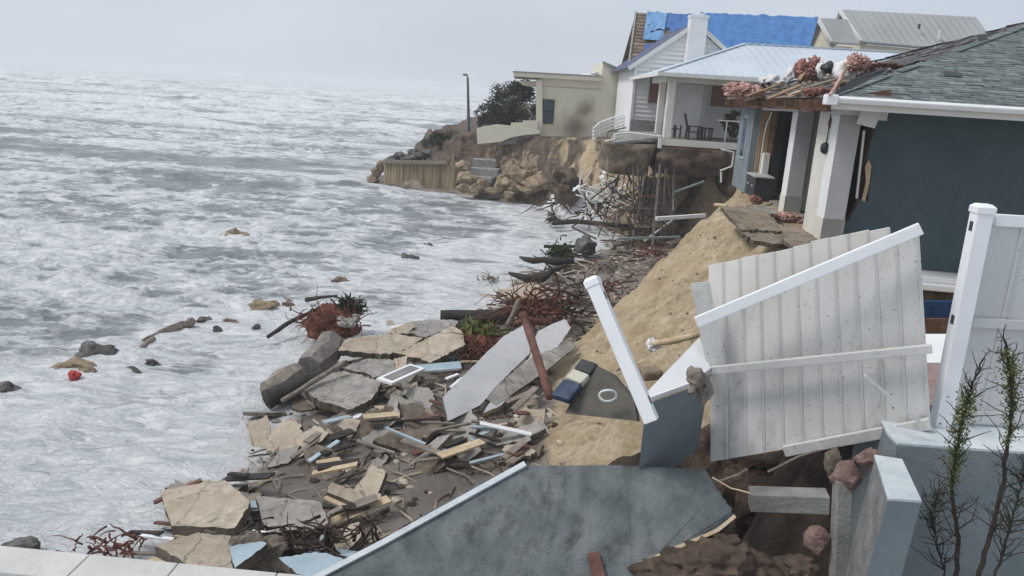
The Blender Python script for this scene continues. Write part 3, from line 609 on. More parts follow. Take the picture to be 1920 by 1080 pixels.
# ------------------------------------------------------------------ undermined block below the porch
# concrete-capped earth block
mb = MB(); pts = []
c0 = Vector((8.2, 37.3, 0))
def block(mb, c, size, zt, zb_, seed, mi=0, n=40, m2=14):
    for j in range(m2+1):
        v = j/m2; z = zt+(zb_-zt)*v
        for i in range(n):
            a = 2*math.pi*i/n; ca, sa = math.cos(a), math.sin(a)
            r_ = 1/max(abs(ca), abs(sa))**.85
            p = Vector((c.x+ca*r_*size[0]*(1-.18*v*v), c.y+sa*r_*size[1]*(1-.12*v*v), z))
            nn = noise.noise(Vector((p.x*1.1+seed, p.y*1.1, p.z*1.6)))*.35+noise.noise(Vector((p.x*3, p.y*3, p.z*3+seed)))*.16
            mb.v.append(p+Vector((ca*nn, sa*nn, nn*.5*v)))
    o = len(mb.v)-n*(m2+1)
    for j in range(m2):
        for i in range(n): mb.f.append([o+j*n+i, o+(j+1)*n+i, o+(j+1)*n+(i+1)%n, o+j*n+(i+1)%n]); mb.mi.append(mi)
    mb.f.append([o+i for i in range(n)]); mb.mi.append(mi)
    mb.f.append([o+m2*n+i for i in reversed(range(n))]); mb.mi.append(mi)
mb = MB(); block(mb, Vector((7.9, 37.6, 0)), (1.75, 2.0), DZ-.36, 3.45, 2)
tag(mb.build('earth_overhang', 'earth', smooth=True), 'dark brown block of hanging earth and footing right under the porch deck', 'earth bank')
mb = MB(); block(mb, Vector((11.6, 38.2, 0)), (2.2, 2.6), DZ-.38, 2.4, 6)
tag(mb.build('earth_overhang', 'earth', smooth=True), 'dark earth bank under the inland half of the porch, by the blue-grey house', 'earth bank')
mb = MB(); block(mb, Vector((5.0, 37.6, 0)), (1.15, 1.7), 4.72, 3.3, 9, n=30)
mb.mi = [0]*len(mb.mi)
MATS['earth_tan'] = mat('earth_tan', (.11,.085,.06), (.25,.195,.14), 2.5, .95, 1.0, 7)
tag(mb.build('earth_overhang', 'earth_tan', smooth=True), 'lighter rounded lump of earth overhanging the stilts, seaward of the porch', 'earth bank')
mb = MB(); mb.prism([P(1145,262,37),P(1158,250,38.5),P(1232,252,38.5),P(1240,262,36.5),P(1150,272,35.6)], (0,0,.12))
tag(mb.build('patio_slab', 'concrete'), 'thin undermined patio slab seaward of the porch deck', 'slab')
mb = MB(); mb.tube([P(1135,265,36.5), P(1152,262,36), P(1152,252,36.5), P(1180,249,36.5), P(1240,256,36.2)], .05, 6); mb.tube([P(1142,275,36), P(1168,273,36)], .04, 6)
tag(mb.build('patio_rail', 'trim'), 'bent white pipe rail on the edge of the undermined patio slab', 'railing')
# stilts
st = [(1165,325,1122,440),(1182,330,1157,425),(1195,330,1178,450),(1205,328,1185,455),(1215,300,1180,470),(1232,295,1217,455),(1238,330,1238,455),(1246,330,1240,440),(1228,330,1213,400),(1232,325,1196,405),(1262,335,1264,395),(1195,320,1205,420),(1212,340,1206,418),(1172,330,1148,452),(1247,340,1262,400),(1186,333,1192,440),(1222,335,1228,452),(1255,335,1250,450)]
for i, (a, b_, c, d) in enumerate(st):
    Yp = 36.6-(i % 4)*.55; top = P(a, b_, Yp); top.z = max(top.z, 3.45)
    q = P(c, d, Yp-1.2 if i % 3 else Yp-.3); gz = tz_at(q.x, q.y); q = PZ(c, d, max(gz-.02, .25)); 
    if q.y > Yp+.8: q = P(c, d, Yp-.2)
    r_ = (.038,.03,.028,.045)[i % 4]; mb = MB(); mb.tube([top+Vector((0,0,.3)), (top+q)/2+Vector((.05*math.sin(i*2),0,0)), q-Vector((0,0,.1))], [r_, r_*.9, r_*.85], 7)
    tag(mb.build('wooden_stilt', 'stilt'), 'thin dark pile among the cluster holding up the undermined patio', 'pile', 'piles under the undermined porch')
tag(MB().bar(P(1238,297,36), P(1222,470,33.2), .10).build('wooden_stilt','stilt'), 'thickest and nearest pile of the cluster under the porch corner', 'pile', 'piles under the undermined porch')
for a, b_, Y, w, m_, lb in (((1160,430),(1236,428),34,.09,'wood_dark','dark crossbeam low between the piles'),((1230,410),(1322,404),32.5,.18,'white_paint','white beam lying on the slope behind the piles'),((1020,462),(1085,462),31.8,.14,'wood_dark','black plank in the surf just left of the grey rock'),((1165,447),(1275,444),33,.10,'pipe_green','pale green pipe lying across the foot of the piles'),((1265,360),(1320,340),35,.09,'pipe_green','short green pipe poking out of the dark bank'),((1185,455),(1150,462),32.8,.1,'wood_dark','dark plank end between rock and piles')):
    mb = MB(); mb.bar(P(*a,Y), P(*b_,Y+.3), w, w*.8); tag(mb.build('beam' if w>.1 else 'pipe', m_), lb, 'beam')
mb = MB(); mb.bar(P(1262,395,36.2)-Vector((0,0,0)), P(1262,325,37.2), .05); mb.tube([P(1350,320,35.3),P(1372,312,35.3),P(1376,285,35.3),P(1352,280,35.3)], .04, 6); mb.tube([P(1352,322,35.3),P(1352,342,35.3)],.05,6)
tag(mb.build('drain_pipe','trim'), 'broken white drain pipe bent around the bank beside the house', 'pipe')
# concrete apron leaning behind the piles
mb = MB(); mb.prism([P(1182,405,38),P(1210,332,39),P(1285,335,39),P(1300,350,38.8),P(1262,400,37.4),P(1240,430,36.2),P(1195,425,36.8)], (0,.2,-.1))
tag(mb.build('fallen_slab','slab_tan'), 'pale grey concrete sheet leaning on the bank behind the piles', 'slab')
# white heap of broken railing
rnd = random.Random(9)
heap = [(1125,330,1150,355,.35),(1105,352,1160,330,.12),(1090,360,1130,350,.1),(1075,352,1115,362,.12),(1080,365,1120,378,.1),(1110,380,1160,372,.1),(1130,345,1150,385,.08),(1150,340,1165,380,.08),(1095,372,1140,360,.07),(1100,358,1100,380,.07),(1120,362,1135,388,.06),(1140,372,1180,352,.06),(1085,348,1075,358,.12),(1160,360,1185,380,.07),(1135,320,1128,335,.2),(1118,372,1150,392,.05),(1165,350,1195,395,.06),(1100,345,1085,352,.1),(1150,395,1200,375,.05)]
for i, (a, b_, c, d, w) in enumerate(heap):
    mb = MB(); mb.bar(P(a,b_,40-i*.05), P(c,d,39.5-i*.06), w, .05); lb = {0:'broad white panel lying on top of the white wreckage heap',14:'white block at the very top of the white wreckage heap'}.get(i, 'white broken slat in the wreckage heap left of the piles')
    tag(mb.build('railing_piece' if i not in (0,14) else 'white_panel', 'white_paint'), lb, 'board', 'white slats of the wreckage heap left of the piles')
wk = random.Random(63)
for i in range(46):
    x = wk.gauss(1190, 42); y = wk.gauss(400, 34)
    if x > 1290 or y > 455: continue
    q = P(x, y, 36.2-.03*(y-380)+wk.uniform(-1.2,.6)); an = wk.uniform(0, 3.14); l = wk.uniform(.5,2.0); d = Vector((math.cos(an), wk.uniform(-.4,.4), math.sin(an)*wk.choice((.5,1)))).normalized()
    k = wk.choice((0,0,0,1,1,2)); mb = MB(); mb.bar(q-d*l/2, q+d*l/2, wk.uniform(.05,.13), wk.uniform(.03,.07))
    tag(mb.build('collapsed_board', ('stilt','wood_rot','trim')[k]), 'collapsed %s board in the wreckage among the piles under the porch' % ('dark','brown','white')[k], 'board', 'collapsed %s boards among the piles' % ('dark','brown','white')[k])
for i in range(26):
    q = P(wk.gauss(1128,26), wk.gauss(365,18), 39.8+wk.uniform(-.6,.4)); d = Vector((wk.gauss(0,1), wk.gauss(0,.4), wk.gauss(0,.6))).normalized(); l = wk.uniform(.4,1.3)
    mb = MB(); mb.bar(q-d*l/2, q+d*l/2, wk.uniform(.05,.16), .04); tag(mb.build('railing_piece','white_paint'), 'white broken slat in the wreckage heap left of the piles', 'board', 'white slats of the wreckage heap left of the piles')
tangle_later = True
# ------------------------------------------------------------------ white house with tarp roof
wh = thing('gabled_house', Vector((9, 46, 4.9)), 'white clapboard house with a chimney gable and torn blue tarpaulins on its roof', 'house')
ax, az, hw, ez = 8.95, 10.75, 2.95, 8.55; sl = (az-ez)/hw
def gclip(z): 
    if z <= ez: return (ax-hw, ax+hw)
    k = (az-z)/sl; return (ax-k, ax+k)
mb = MB(); siding(mb, 0, 0, 44, 5.6, az-.02, gclip, .24)
mb.prism([(ax-hw,44,4.8),(ax+hw,44,4.8),(ax+hw,44,ez),(ax,44,az),(ax-hw,44,ez)], (0,8,0)); mb.build('gable_wall','house_siding',wh)
mb = MB(); mb.box((7.0,43.9,5.0),(2.1,.16,1.3)); mb.build('foundation','rough_concrete',wh)
mb = MB()
for sx in (-1, 1): mb.prism([(ax,43.8,az+.12),(ax+sx*(hw+.45),43.8,ez+.12-sl*.45),(ax+sx*(hw+.45),54,ez+.12-sl*.45),(ax,54,az+.12)], (0,0,.10))
mb.mi = [0 if k < len(mb.mi)//2 else 1 for k in range(len(mb.mi))]
mb.build('gable_roof',['tarp_roof','metal_roof'],wh)
mb = MB()
for sx in (-1, 1): mb.bar((ax,43.58,az+.10),(ax+sx*(hw+.47),43.58,ez+.10-sl*.45),.06,.22)
mb.build('rake_board','trim',wh)
mb = MB(); mb.box((8.98,43.6,9.0),(.92,.7,4.3)); mb.box((8.98,43.6,11.19),(1.0,.78,.12)); mb.build('chimney','white_paint',wh)
wn = MB().box((7.3,43.92,7.4),(.95,.1,1.6)).build('boarded_window','plywood_brown',wh)
mb = MB(); mb.box((7.3,43.9,8.27),(1.15,.1,.12)); mb.box((6.76,43.9,7.4),(.1,.1,1.8)); mb.box((7.84,43.9,7.4),(.1,.1,1.8)); mb.build('frame','trim',wn)
mb = MB(); mb.box((ax-hw-.02,43.93,6.6),(.14,.12,3.8)); mb.build('corner_board','trim',wh)
mb = MB(); mb.box((13.5,54,6.5),(12.2,6,3.9)); mb.build('main_wall','house_siding',wh)
# main roof plane y 49.6..57
A = P(1178,128,49.8); B = P(1192,24,57); C_ = P(1533,38,57.5); D_ = P(1510,95,49.8); D_.z = A.z
mb = MB(); mb.prism([A,D_,C_,B],(0,0,-.2)); 
mb.prism([B,C_,C_+Vector((0,7,-4)),B+Vector((0,7,-4))],(0,0,-.2)); mr_ = mb.build('main_roof','shed_wood',wh)
nrm = (D_-A).cross(B-A).normalized(); nrm = nrm if nrm.z > 0 else -nrm
mb = MB()
for i in range(16):
    v = (i+.5)/16; a = A.lerp(B, v)+nrm*.03; mb.bar(a+Vector((.12,0,0)), a+Vector((1.0+rnd.uniform(-.1,.25),0,0)), .36, .03, nrm)
mb.build('roof_plank','shed_wood',mr_)
mb = MB(); mb.bar(A+Vector((.0,0,0)), B, .12, .3); mb.build('barge_board','base_paint_and_shade',mr_)
# tarps: wrinkled sheets; upper-left patch, main patch
def tarp(u0, u1, v0, v1, m_, seed, cut=None, nu=70, nv=40, off=.08):
    mb = MB(); idx = {}
    for j in range(nv+1):
        for i in range(nu+1):
            u = u0+(u1-u0)*i/nu; v = v0+(v1-v0)*j/nv
            p = (A.lerp(D_, u)).lerp(B.lerp(C_, u), v)
            h = off+.05+.10*noise.noise(Vector((u*22, v*5, seed)))+.05*noise.noise(Vector((u*50, v*16, seed)))
            if v > .96: h += .12*max(0, noise.noise(Vector((u*30, 3, seed))))
            idx[i, j] = len(mb.v); mb.v.append(p+nrm*h)
    for j in range(nv):
        for i in range(nu):
            u = u0+(u1-u0)*(i+.5)/nu; v = v0+(v1-v0)*(j+.5)/nv
            if cut and cut(u, v): continue
            mb.f.append([idx[i,j], idx[i+1,j], idx[i+1,j+1], idx[i,j+1]]); mb.mi.append(0)
    return mb.build('tarpaulin', m_, mr_, True)
mat('tarp_blue', (.028,.13,.36), (.055,.20,.47), .9, .5, .5, 5, stretch=(1,3,3)); mat('tarp_dark', (.025,.10,.31), (.05,.15,.40), 1.5, .55, .6, 5)
mat('tarp_light', (.10,.25,.47), (.16,.33,.55), 1.5, .5, .4, 5)
ncut = lambda u, v, s: .05*noise.noise(Vector((u*25, v*12, s)))
tarp(.30, 1.0, .0, 1.02, 'tarp_blue', 1, lambda u, v: u < .36+ncut(u, v, 2)+.10*(1-v))
tarp(.06, .40, .05, .98, 'tarp_dark', 4, lambda u, v: (v < .68-.0*u+ncut(u,v,5)*2 and v > .30+(.5-u)*.2+ncut(u,v,6)*2 and u < .36) or u < .075)
tarp(.06, .17, .45, .97, 'tarp_light', 8, lambda u, v: ncut(u, v, 9)*3 > .07, off=.17)
# ------------------------------------------------------------------ yellow house
yh = thing('flat_roofed_house', Vector((4, 54, 4)), 'pale yellow flat-roofed house with a brown stain on its wall, at the cliff edge', 'house')
YM = mat('yellow_stained', (.64,.60,.47), (.72,.68,.54), .5, .85, .15, 10); t = YM.node_tree; bb = t.nodes['Principled BSDF']
src = bb.inputs['Base Color'].links[0].from_socket
tcn = N(t,'ShaderNodeTexCoord'); 
wxl = Vector((4.0, 52.3, 4.2)); q1 = P(1078,238,52.3)-yh.location; q2 = P(1100,205,52.3)-yh.location
def stain(cpt, rad_, cur, col, sx=1.0):
    mpn = N(t,'ShaderNodeMapping'); mpn.inputs['Location'].default_value = -Vector((cpt.x*sx, cpt.y, cpt.z)); mpn.inputs['Scale'].default_value = (sx,1,1); t.links.new(tcn.outputs['Object'], mpn.inputs[0])
    ln = N(t,'ShaderNodeVectorMath', operation='LENGTH'); t.links.new(mpn.outputs[0], ln.inputs[0])
    nn = N(t,'ShaderNodeTexNoise', Scale=1.3, Detail=5.0); t.links.new(tcn.outputs['Object'], nn.inputs['Vector'])
    ad = N(t,'ShaderNodeMath', operation='MULTIPLY_ADD'); ad.inputs[1].default_value = 1.0; t.links.new(nn.outputs[0], ad.inputs[0]); t.links.new(ln.outputs['Value'], ad.inputs[2])
    m2 = N(t,'ShaderNodeMapRange', interpolation_type='SMOOTHSTEP'); m2.inputs[1].default_value = .45; m2.inputs[2].default_value = .45+rad_; m2.inputs[3].default_value = .85; m2.inputs[4].default_value = 0; t.links.new(ad.outputs[0], m2.inputs[0])
    x = N(t,'ShaderNodeMix', data_type='RGBA'); t.links.new(m2.outputs[0], x.inputs[0]); t.links.new(cur, x.inputs[6]); x.inputs[7].default_value = c3(col); return x.outputs[2]
cur = stain(q1, 1.5, src, (.13,.10,.07), .75); cur = stain(q2, 1.1, cur, (.20,.16,.11), 1.2); t.links.new(cur, bb.inputs['Base Color'])
YW = 52.3
wp_ = [P(x,y,YW) for x,y in ((1013,256),(1190,256),(1190,142),(1131,117),(1127,150),(1013,146))]
MB().prism(wp_, (0,7,0)).build('wall','yellow_stained',yh)
mb = MB(); a = P(963,143,YW-.5); b_ = P(1128,152,YW-.5); mb.prism([a, b_, b_+Vector((0,7.5,0)), a+Vector((0,7.5,0))], (0,0,.26)); mb.build('roof','cream_wall',yh)
mb = MB(); mb.prism([a+Vector((-.06,-.06,.262)), b_+Vector((0,-.06,.262)), b_+Vector((0,7.5,.262)), a+Vector((-.06,7.5,.262))], (0,0,.07)); mb.build('roof_edge','base_paint_and_shade',yh)
mb = MB(); mb.prism([P(972,152,YW+.6),P(1006,152,YW+.6),P(1006,164,YW+.6),P(980,160,YW+.6)], (0,.4,0)); mb.build('eave_beam','cream_wall',yh)
mb = MB(); mb.bar(P(1130,116,YW-.1), P(1192,143,YW-.1), .3, .10); mb.build('parapet_cap','base_paint_and_shade',yh)
mb = MB(); mb.bar(P(1011,256,YW-.12), P(1011,150,YW-.12), .42, .2, (0,1,0)); mb.build('corner_pier','cream_wall',yh)
wn = MB(); c = P(1027,209,YW-.05); wn.box(c,(.82,.1,1.55)); wn = wn.build('window','dark_green',yh)
mb = MB(); mb.box(c+Vector((0,-.06,.36)),(.62,.03,.62)); mb.box(c+Vector((0,-.06,-.37)),(.62,.03,.64)); mb.build('pane','glass_dark',wn)
mb = MB(); mb.bar(P(1131,118,YW-.15)-Vector((.05,0,0)), P(1020,158,YW-.15)*0+P(1021,160,YW-.04), .01); 
mb = MB(); mb.bar(P(1018,161,YW-.03), P(1128,168,YW-.03), .03, .02); mb.build('wall_groove','base_paint_and_shade',yh)
for k, (x, y, w) in enumerate(((1085,146,.5),(1107,141,.8),(1118,138,.35))): MB().blob(P(x,y,YW+1), (w*.6,.4,.14), .5, 2, 2, k).build('roof_scrap','white_cloth',yh)
tr = thing('terrace_wall', P(950,255,50.5), 'low pale yellow terrace parapet hanging over the scoured cliff', 'wall')
mb = MB(); mb.prism([P(x,y,50.3) for x,y in ((894,240),(930,233),(960,236),(1012,245),(1012,251),(985,253),(958,258),(938,266),(895,270))], (0,.25,0)); mb.build('front_parapet','cream_wall',tr)
mb = MB(); mb.prism([P(x,y,51.9) for x,y in ((930,236),(958,236),(958,230),(980,230),(980,226),(1008,226),(1008,247),(930,243))], (0,.25,0)); mb.build('rear_parapet','cream_wall',tr)
mb = MB(); mb.prism([P(895,244,50.6),P(1012,247,50.6),P(1012,245,51.8),P(894,242,51.8)], (0,0,-.3)); mb.build('floor','concrete',tr)
mb = MB(); mb.prism([P(x,y,50.62) for x,y in ((935,268),(965,257),(1008,252),(1004,262),(985,266),(950,271),(905,274),(900,270))], (0,.7,-.1)); tag(mb.build('footing_slab','concrete'), 'jagged grey footing broken off under the terrace parapet', 'slab')
# curved white railing
rl = thing('curved_railing', P(1150,250,46.5), 'white curved railing of four rails between yellow house and white house', 'railing')
cv = [(1112,241),(1125,230),(1145,222),(1165,216),(1186,212)]; 
for k in range(4):
    mb = MB(); mb.tube([P(x, y+k*6.2+ (2.0*k*(1190-x)/80*.35), 46.3+.2*i) for i, (x, y) in enumerate(cv)], .055, 6); mb.build('rail','white_paint',rl)
for i, (x, y) in enumerate(cv[::2]): MB().bar(P(x,y-1,46.4+.4*i), P(x,y+26,46.4+.4*i), .09).build('post','white_paint',rl)
mb = MB(); mb.tube([P(1137,262,45.5),P(1140,247,45.5),P(1186,236,46)],.045,6); tag(mb.build('handrail','metal_pole'), 'thin grey handrail below the curved white railing', 'railing')
# ------------------------------------------------------------------ far house with grey metal roofs
gh = thing('grey_roof_house', Vector((28,64,8)), 'far house with two grey metal gables rising behind the blue tarpaulin roof', 'house')
def gabled(E1, R1, E0, R2, E2, wz=6):
    bk_ = E2+(E0-E1)
    mb = MB(); mb.prism([E1,E2,R2,R1],(0,0,-.12)); mb.prism([R1,R2,bk_,E0],(0,0,-.12)); r_ = mb.build('roof','grey_roof_metal',gh)
    mb = MB(); n_ = 18
    for i in range(1, n_): mb.bar(E1.lerp(E2, i/n_)+Vector((0,0,.02)), R1.lerp(R2, i/n_)+Vector((0,0,.02)), .04, .03)
    mb.build('roof_seam','grey_roof_metal',r_)
    mb = MB(); q = Vector((-.12,0,-.04)); mb.bar(E1+q, R1+q, .1, .28); mb.bar(R1+q, E0+q, .1, .28); mb.build('rake_board','trim',r_)
    i_ = Vector((.3,0,-.22)); lo = lambda p: Vector((p.x+.3, p.y, wz))
    mb = MB(); ei = E1.lerp(E0,.06); eo = E0.lerp(E1,.06); mb.prism([ei+i_, R1+i_, eo+i_, lo(eo), lo(ei)], (.2,0,0)); mb.prism([ei+i_, E2.lerp(bk_,.06)+Vector((-.3,0,-.22)), lo(E2.lerp(bk_,.06)), lo(ei)], (0,.2,0)); mb.build('wall','cream_wall',gh)
    return r_
R1 = P(1577,18,63.5); E1 = P(1617,77,60.5); E0 = P(1558,74,66.5); R2 = P(1830,32,65); E2 = P(1880,100,61)
gabled(E1, R1, E0, R2, E2); 
gabled(P(1561,79,57.5), P(1537,34,59.2), P(1512,86,61), P(1590,37,60.5), P(1610,82,58.5))
mb = MB(); c = P(1724,46,62); mb.tube([c-Vector((0,0,.3)), c+Vector((0,0,.05))], .09, 8); mb.build('vent_pipe','charcoal',gh)
mb = MB(); c = P(1762,62,61.5); mb.tube([c-Vector((0,0,.4)), c+Vector((0,0,.25))], .1, 8); mb.build('vent_pipe','trim',gh)
# ------------------------------------------------------------------ lamp post, lantern
lp = thing('street_lamp', P(879,255,56), 'tall thin dark lamp post at the seaward end of the bluff', 'street lamp')
MB().tube([P(879,262,56), P(878,200,56), P(877,146,56)], [.13,.10,.08], 8).build('pole','metal_pole',lp)
MB().tube([P(877,147,56), P(876,141,56), P(871,139,56)], [.06,.05,.05], 6).build('arm','metal_pole',lp)
MB().blob(P(872,140,56), (.2,.14,.08), .05, 1, 2).build('lamp_head','metal_pole',lp)
ln_ = thing('lantern_post', P(899,242,50.6), 'short black post with a round white lantern beside the terrace parapet', 'lamp')
MB().tube([P(899,244,50.6), P(899,218,50.6)], .13, 8).build('post','black_plastic',ln_)
MB().blob(P(899,214,50.6), (.13,.13,.13), .03, 1, 2).build('globe','white_paint',ln_, True)
# ------------------------------------------------------------------ foliage
def bush(name, c, size, n, leaf, m_, label, cat, seed, stems=True, group=None, nclump=26, wind=0):
    r = random.Random(seed); root = thing(name, c, label, cat, group); mb = MB(); cl = []
    for i in range(nclump):
        a = r.uniform(0, 6.28); q = r.uniform(0, 1)**.5; h = r.uniform(.15, 1)
        k = (1-h**2.2*.55)
        cl.append((Vector((c[0]+math.cos(a)*q*size[0]*k+wind*h, c[1]+math.sin(a)*q*size[1]*k, c[2]+h*size[2]*r.uniform(.8,1.05))), r.uniform(.14,.30)*min(size[0], size[2]*1.3)))
    for i in range(n):
        cc_, rr = cl[i % nclump]; d = Vector((r.gauss(0,1), r.gauss(0,1), r.gauss(0,1))).normalized()*rr*r.uniform(.3,1.15)
        p = cc_+Vector((d.x, d.y, d.z*.75)); 
        if p.z < c[2]-.1: continue
        a1_ = Vector((r.gauss(0,1), r.gauss(0,1), r.gauss(0,.6))).normalized()*leaf*r.uniform(.5,1.3); a2_ = a1_.cross(Vector((r.gauss(0,1), r.gauss(0,1), r.gauss(0,1)))).normalized()*leaf*.45
        mb.add([p-a1_, p+a2_, p+a1_, p-a2_], [(0,1,2,3)])
    mb.build('crown', m_, root)
    if stems:
        mb = MB()
        for i in range(10):
            e = cl[i][0]; b0 = Vector((c[0]+r.uniform(-.3,.3)*size[0]*.5, c[1], c[2]-.2)); mb.tube([b0, (b0+e)/2+Vector((r.uniform(-.2,.2),0,.1)), e], [.06,.045,.02], 5)
        mb.build('trunk', 'bark', root)
    return root
bush('windswept_tree', P(965,240,54), (2.4,1.8,3.0), 9000, .10, 'leaf_dark', 'large dark windswept bush behind the terrace beside the yellow house', 'bush', 1, nclump=60)
bush('windswept_tree', P(925,242,54), (1.4,1.4,1.7), 5000, .10, 'leaf_dark', 'lower dark bush next to the lantern post', 'bush', 2, nclump=34)
bush('shrub', P(830,278,54.5), (1.5,1.2,1.1), 5000, .09, 'leaf_dark', 'dark low shrub above the timber seawall', 'bush', 3, nclump=40)
bush('shrub', P(862,268,55), (1.5,1.2,.6), 2500, .09, 'leaf_dark', 'flat dark scrub at the foot of the tall lamp post', 'bush', 14, nclump=30)
bush('shrub', P(1376,250,37.2), (.75,.5,.95), 2200, .06, 'leaf_green', 'small green shrub at the inland end of the porch deck', 'bush', 4, nclump=24)
# ------------------------------------------------------------------ seawall, blocks, boulders
sw = thing('seawall', P(790,350,52.3), 'tan timber seawall of upright boards at the tip of the bluff', 'seawall')
def swp(u, px0=719, px1=852):
    return P(px0+(px1-px0)*u, 350, 53.2-1.3*u)
mb = MB(); a = P(719,352,53.3); b_ = P(854,352,51.8); nb = 22
for i in range(nb):
    p = a.lerp(b_, (i+.03)/nb); q = a.lerp(b_, (i+.97)/nb); k = i/nb; topz = P(719,305,53.3).z*(1-k)+P(854,303,51.8).z*k+ (.0 if i % 3 else .06)
    zb0 = -.6; j = random.uniform(-.02,.02)
    mb.prism([Vector((p.x,p.y+j,zb0)), Vector((q.x,q.y+j,zb0)), Vector((q.x,q.y+j,topz)), Vector((p.x,p.y+j,topz))], (0,.12,0))
mb.build('board','seawall_wood',sw)
mb = MB(); mb.bar(P(719,303,53.3), P(840,305,51.8), .3, .22); mb.build('cap_beam','wood_grey',sw)
mb = MB(); mb.bar(P(849,289,51.7), P(852,352,51.7), .16); mb.build('post','seawall_wood',sw)
mb = MB()
for k in (6, 12, 17): 
    p = a.lerp(b_, k/nb); mb.bar((p.x,p.y-.06,-.4),(p.x,p.y-.06,2.0),.08,.06)
mb.build('batten','wood_grey',sw)
def cblock(px, py, Y, sz, rz, label):
    mb = MB(); mb.box(P(px,py,Y), sz, rz); tag(mb.build('concrete_block','concrete', bevel=.06), label, 'concrete block', 'concrete blocks in the rubble below the terrace')
cblock(909,307,50, (1.45,.8,.62), .08, 'upper concrete block in the rubble below the terrace')
cblock(900,322,49.4, (2.5,.8,.55), -.15, 'long middle concrete block in the rubble below the terrace')
cblock(902,336,48.9, (1.7,.7,.4), -.3, 'lowest concrete block lying askew in the rubble below the terrace')
rocks = [(868,312,.55,.4),(873,330,.5,.35),(866,338,.35,.3),(880,338,.55,.5),(905,345,.45,.35),(893,350,.35,.3),(958,316,.35,.5),(966,330,.55,.55),(988,316,.6,.45),(1005,308,.6,.5),(1018,300,.5,.35),(985,332,.5,.45),(1008,325,.5,.35),(1002,345,.9,.5),(1015,335,.45,.4),(950,345,.6,.5),(935,352,.4,.35),(962,352,.45,.3),(975,320,.4,.5),(1028,315,.4,.4),(948,327,.35,.3),(1040,330,.35,.3),(1022,350,.5,.3),(940,338,.35,.35),(870,352,.55,.3),(885,356,.4,.22),(920,358,.35,.2),(985,356,.5,.25),(1036,345,.35,.3),(1000,296,.4,.3),(1030,298,.35,.3),(1045,348,.3,.25),(955,362,.35,.15)]
for i, (x, y, w, h) in enumerate(rocks):
    yb = np.interp(y, [296,360],[49.8,47.4]); mb = MB(); mb.blob(P(x,y,float(yb)), (w,w*.8,h), .32, 1.1, 3, i+30, flat=5)
    tag(mb.build('boulder','rock_tan', smooth=False), 'tan boulder in the rubble heap between timber seawall and sand cliff' if (w, i) != (.9, 13) else 'largest tan boulder, lying at the foot of the rubble heap', 'boulder', 'boulders between seawall and cliff')
for i, (x, y, w, h) in enumerate([(700,338,.45,.35),(706,322,.4,.4),(712,312,.4,.35),(696,345,.4,.2),(735,300,.5,.3),(760,296,.5,.3),(785,292,.6,.35),(806,288,.6,.3),(750,292,.4,.35),(775,286,.4,.3),(830,284,.6,.3)]):
    mb = MB(); mb.blob(P(x,y,54.2), (w,w,h), .35, 1.1, 3, i+90, flat=4); tag(mb.build('boulder','rock_tan' if i < 4 else 'rock_dark'), 'tan boulder at the seaward end of the timber seawall' if i < 4 else 'dark boulder piled on top of the timber seawall', 'boulder', 'boulders round the timber seawall')
# dark earth bulge at the foot of the cliff
mb = MB(); mb.blob(P(1060,350,44.5),(.9,.8,.95),.35,1.5,4,77); tag(mb.build('root_ball','earth'), 'dark upturned root ball at the foot of the tan cliff', 'root ball')
# ------------------------------------------------------------------ debris helpers
def slab(px, ztop, th, m_, label, tilt=(0,0), name='broken_slab', cat='slab', side='slab_side', group=None, Yc=None, rough=True):
    cx = sum(p[0] for p in px)/len(px); cy = sum(p[1] for p in px)/len(px); c = PZ(cx, cy, ztop)
    n_ = Vector((math.tan(rad(tilt[0])), math.tan(rad(tilt[1])), 1)).normalized()
    pts = []
    for i, (x, y) in enumerate(px):
        x2, y2 = px[(i+1) % len(px)]; k_ = 9 if rough else 1
        for k in range(k_):
            j = 0 if not rough else (1.7 if 'slab' in name else .7); pts.append(PP(x+(x2-x)*k/k_+random.uniform(-j,j), y+(y2-y)*k/k_+random.uniform(-j,j), c, n_))
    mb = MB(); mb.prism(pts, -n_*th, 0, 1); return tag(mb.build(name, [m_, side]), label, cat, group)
def log(pts, r_, m_, label, name='driftwood_log', n=9, cat='log', wob=.12, group=None, sub=4, sh=True):
    P_ = []; R_ = []; rs = r_ if isinstance(r_, (list,tuple)) else [r_]*len(pts)
    for i in range(len(pts)-1):
        for k in range(sub):
            f_ = k/sub; P_.append(pts[i].lerp(pts[i+1], f_)); R_.append(rs[i]*(1-f_)+rs[i+1]*f_)
    P_.append(pts[-1]); R_.append(rs[-1])
    for i in range(len(P_)): P_[i] = P_[i]+Vector((random.uniform(-1,1),random.uniform(-1,1),random.uniform(-1,1)))*R_[i]*wob; R_[i] *= random.uniform(.94,1.07)
    mb = MB(); mb.tube(P_, R_, n); return tag(mb.build(name, m_, smooth=sh), label, cat, group)
def tangle(c, size, n, r_, m_, label, name='tangled_roots', cat='roots', seed=0, ln=1.0, parent=None, group=None):
    r = random.Random(seed); mb = MB()
    for i in range(n):
        p = Vector(c)+Vector((r.gauss(0,.45)*size[0], r.gauss(0,.45)*size[1], abs(r.gauss(0,.35))*size[2]))
        d = Vector((r.gauss(0,1), r.gauss(0,.8), r.gauss(0,.45))).normalized(); pts = [p]; L_ = ln*r.uniform(.4,1.3)
        for k in range(6):
            d = (d+Vector((r.gauss(0,.3), r.gauss(0,.3), r.gauss(0,.22)-.05))).normalized(); pts.append(pts[-1]+d*L_/6)
        q = r_*r.uniform(.5,1.4); mb.tube(pts, [q*(1-.12*k) for k in range(7)], 5)
    o = mb.build(name, m_, parent, smooth=True)
    return o if parent else tag(o, label, cat, group)
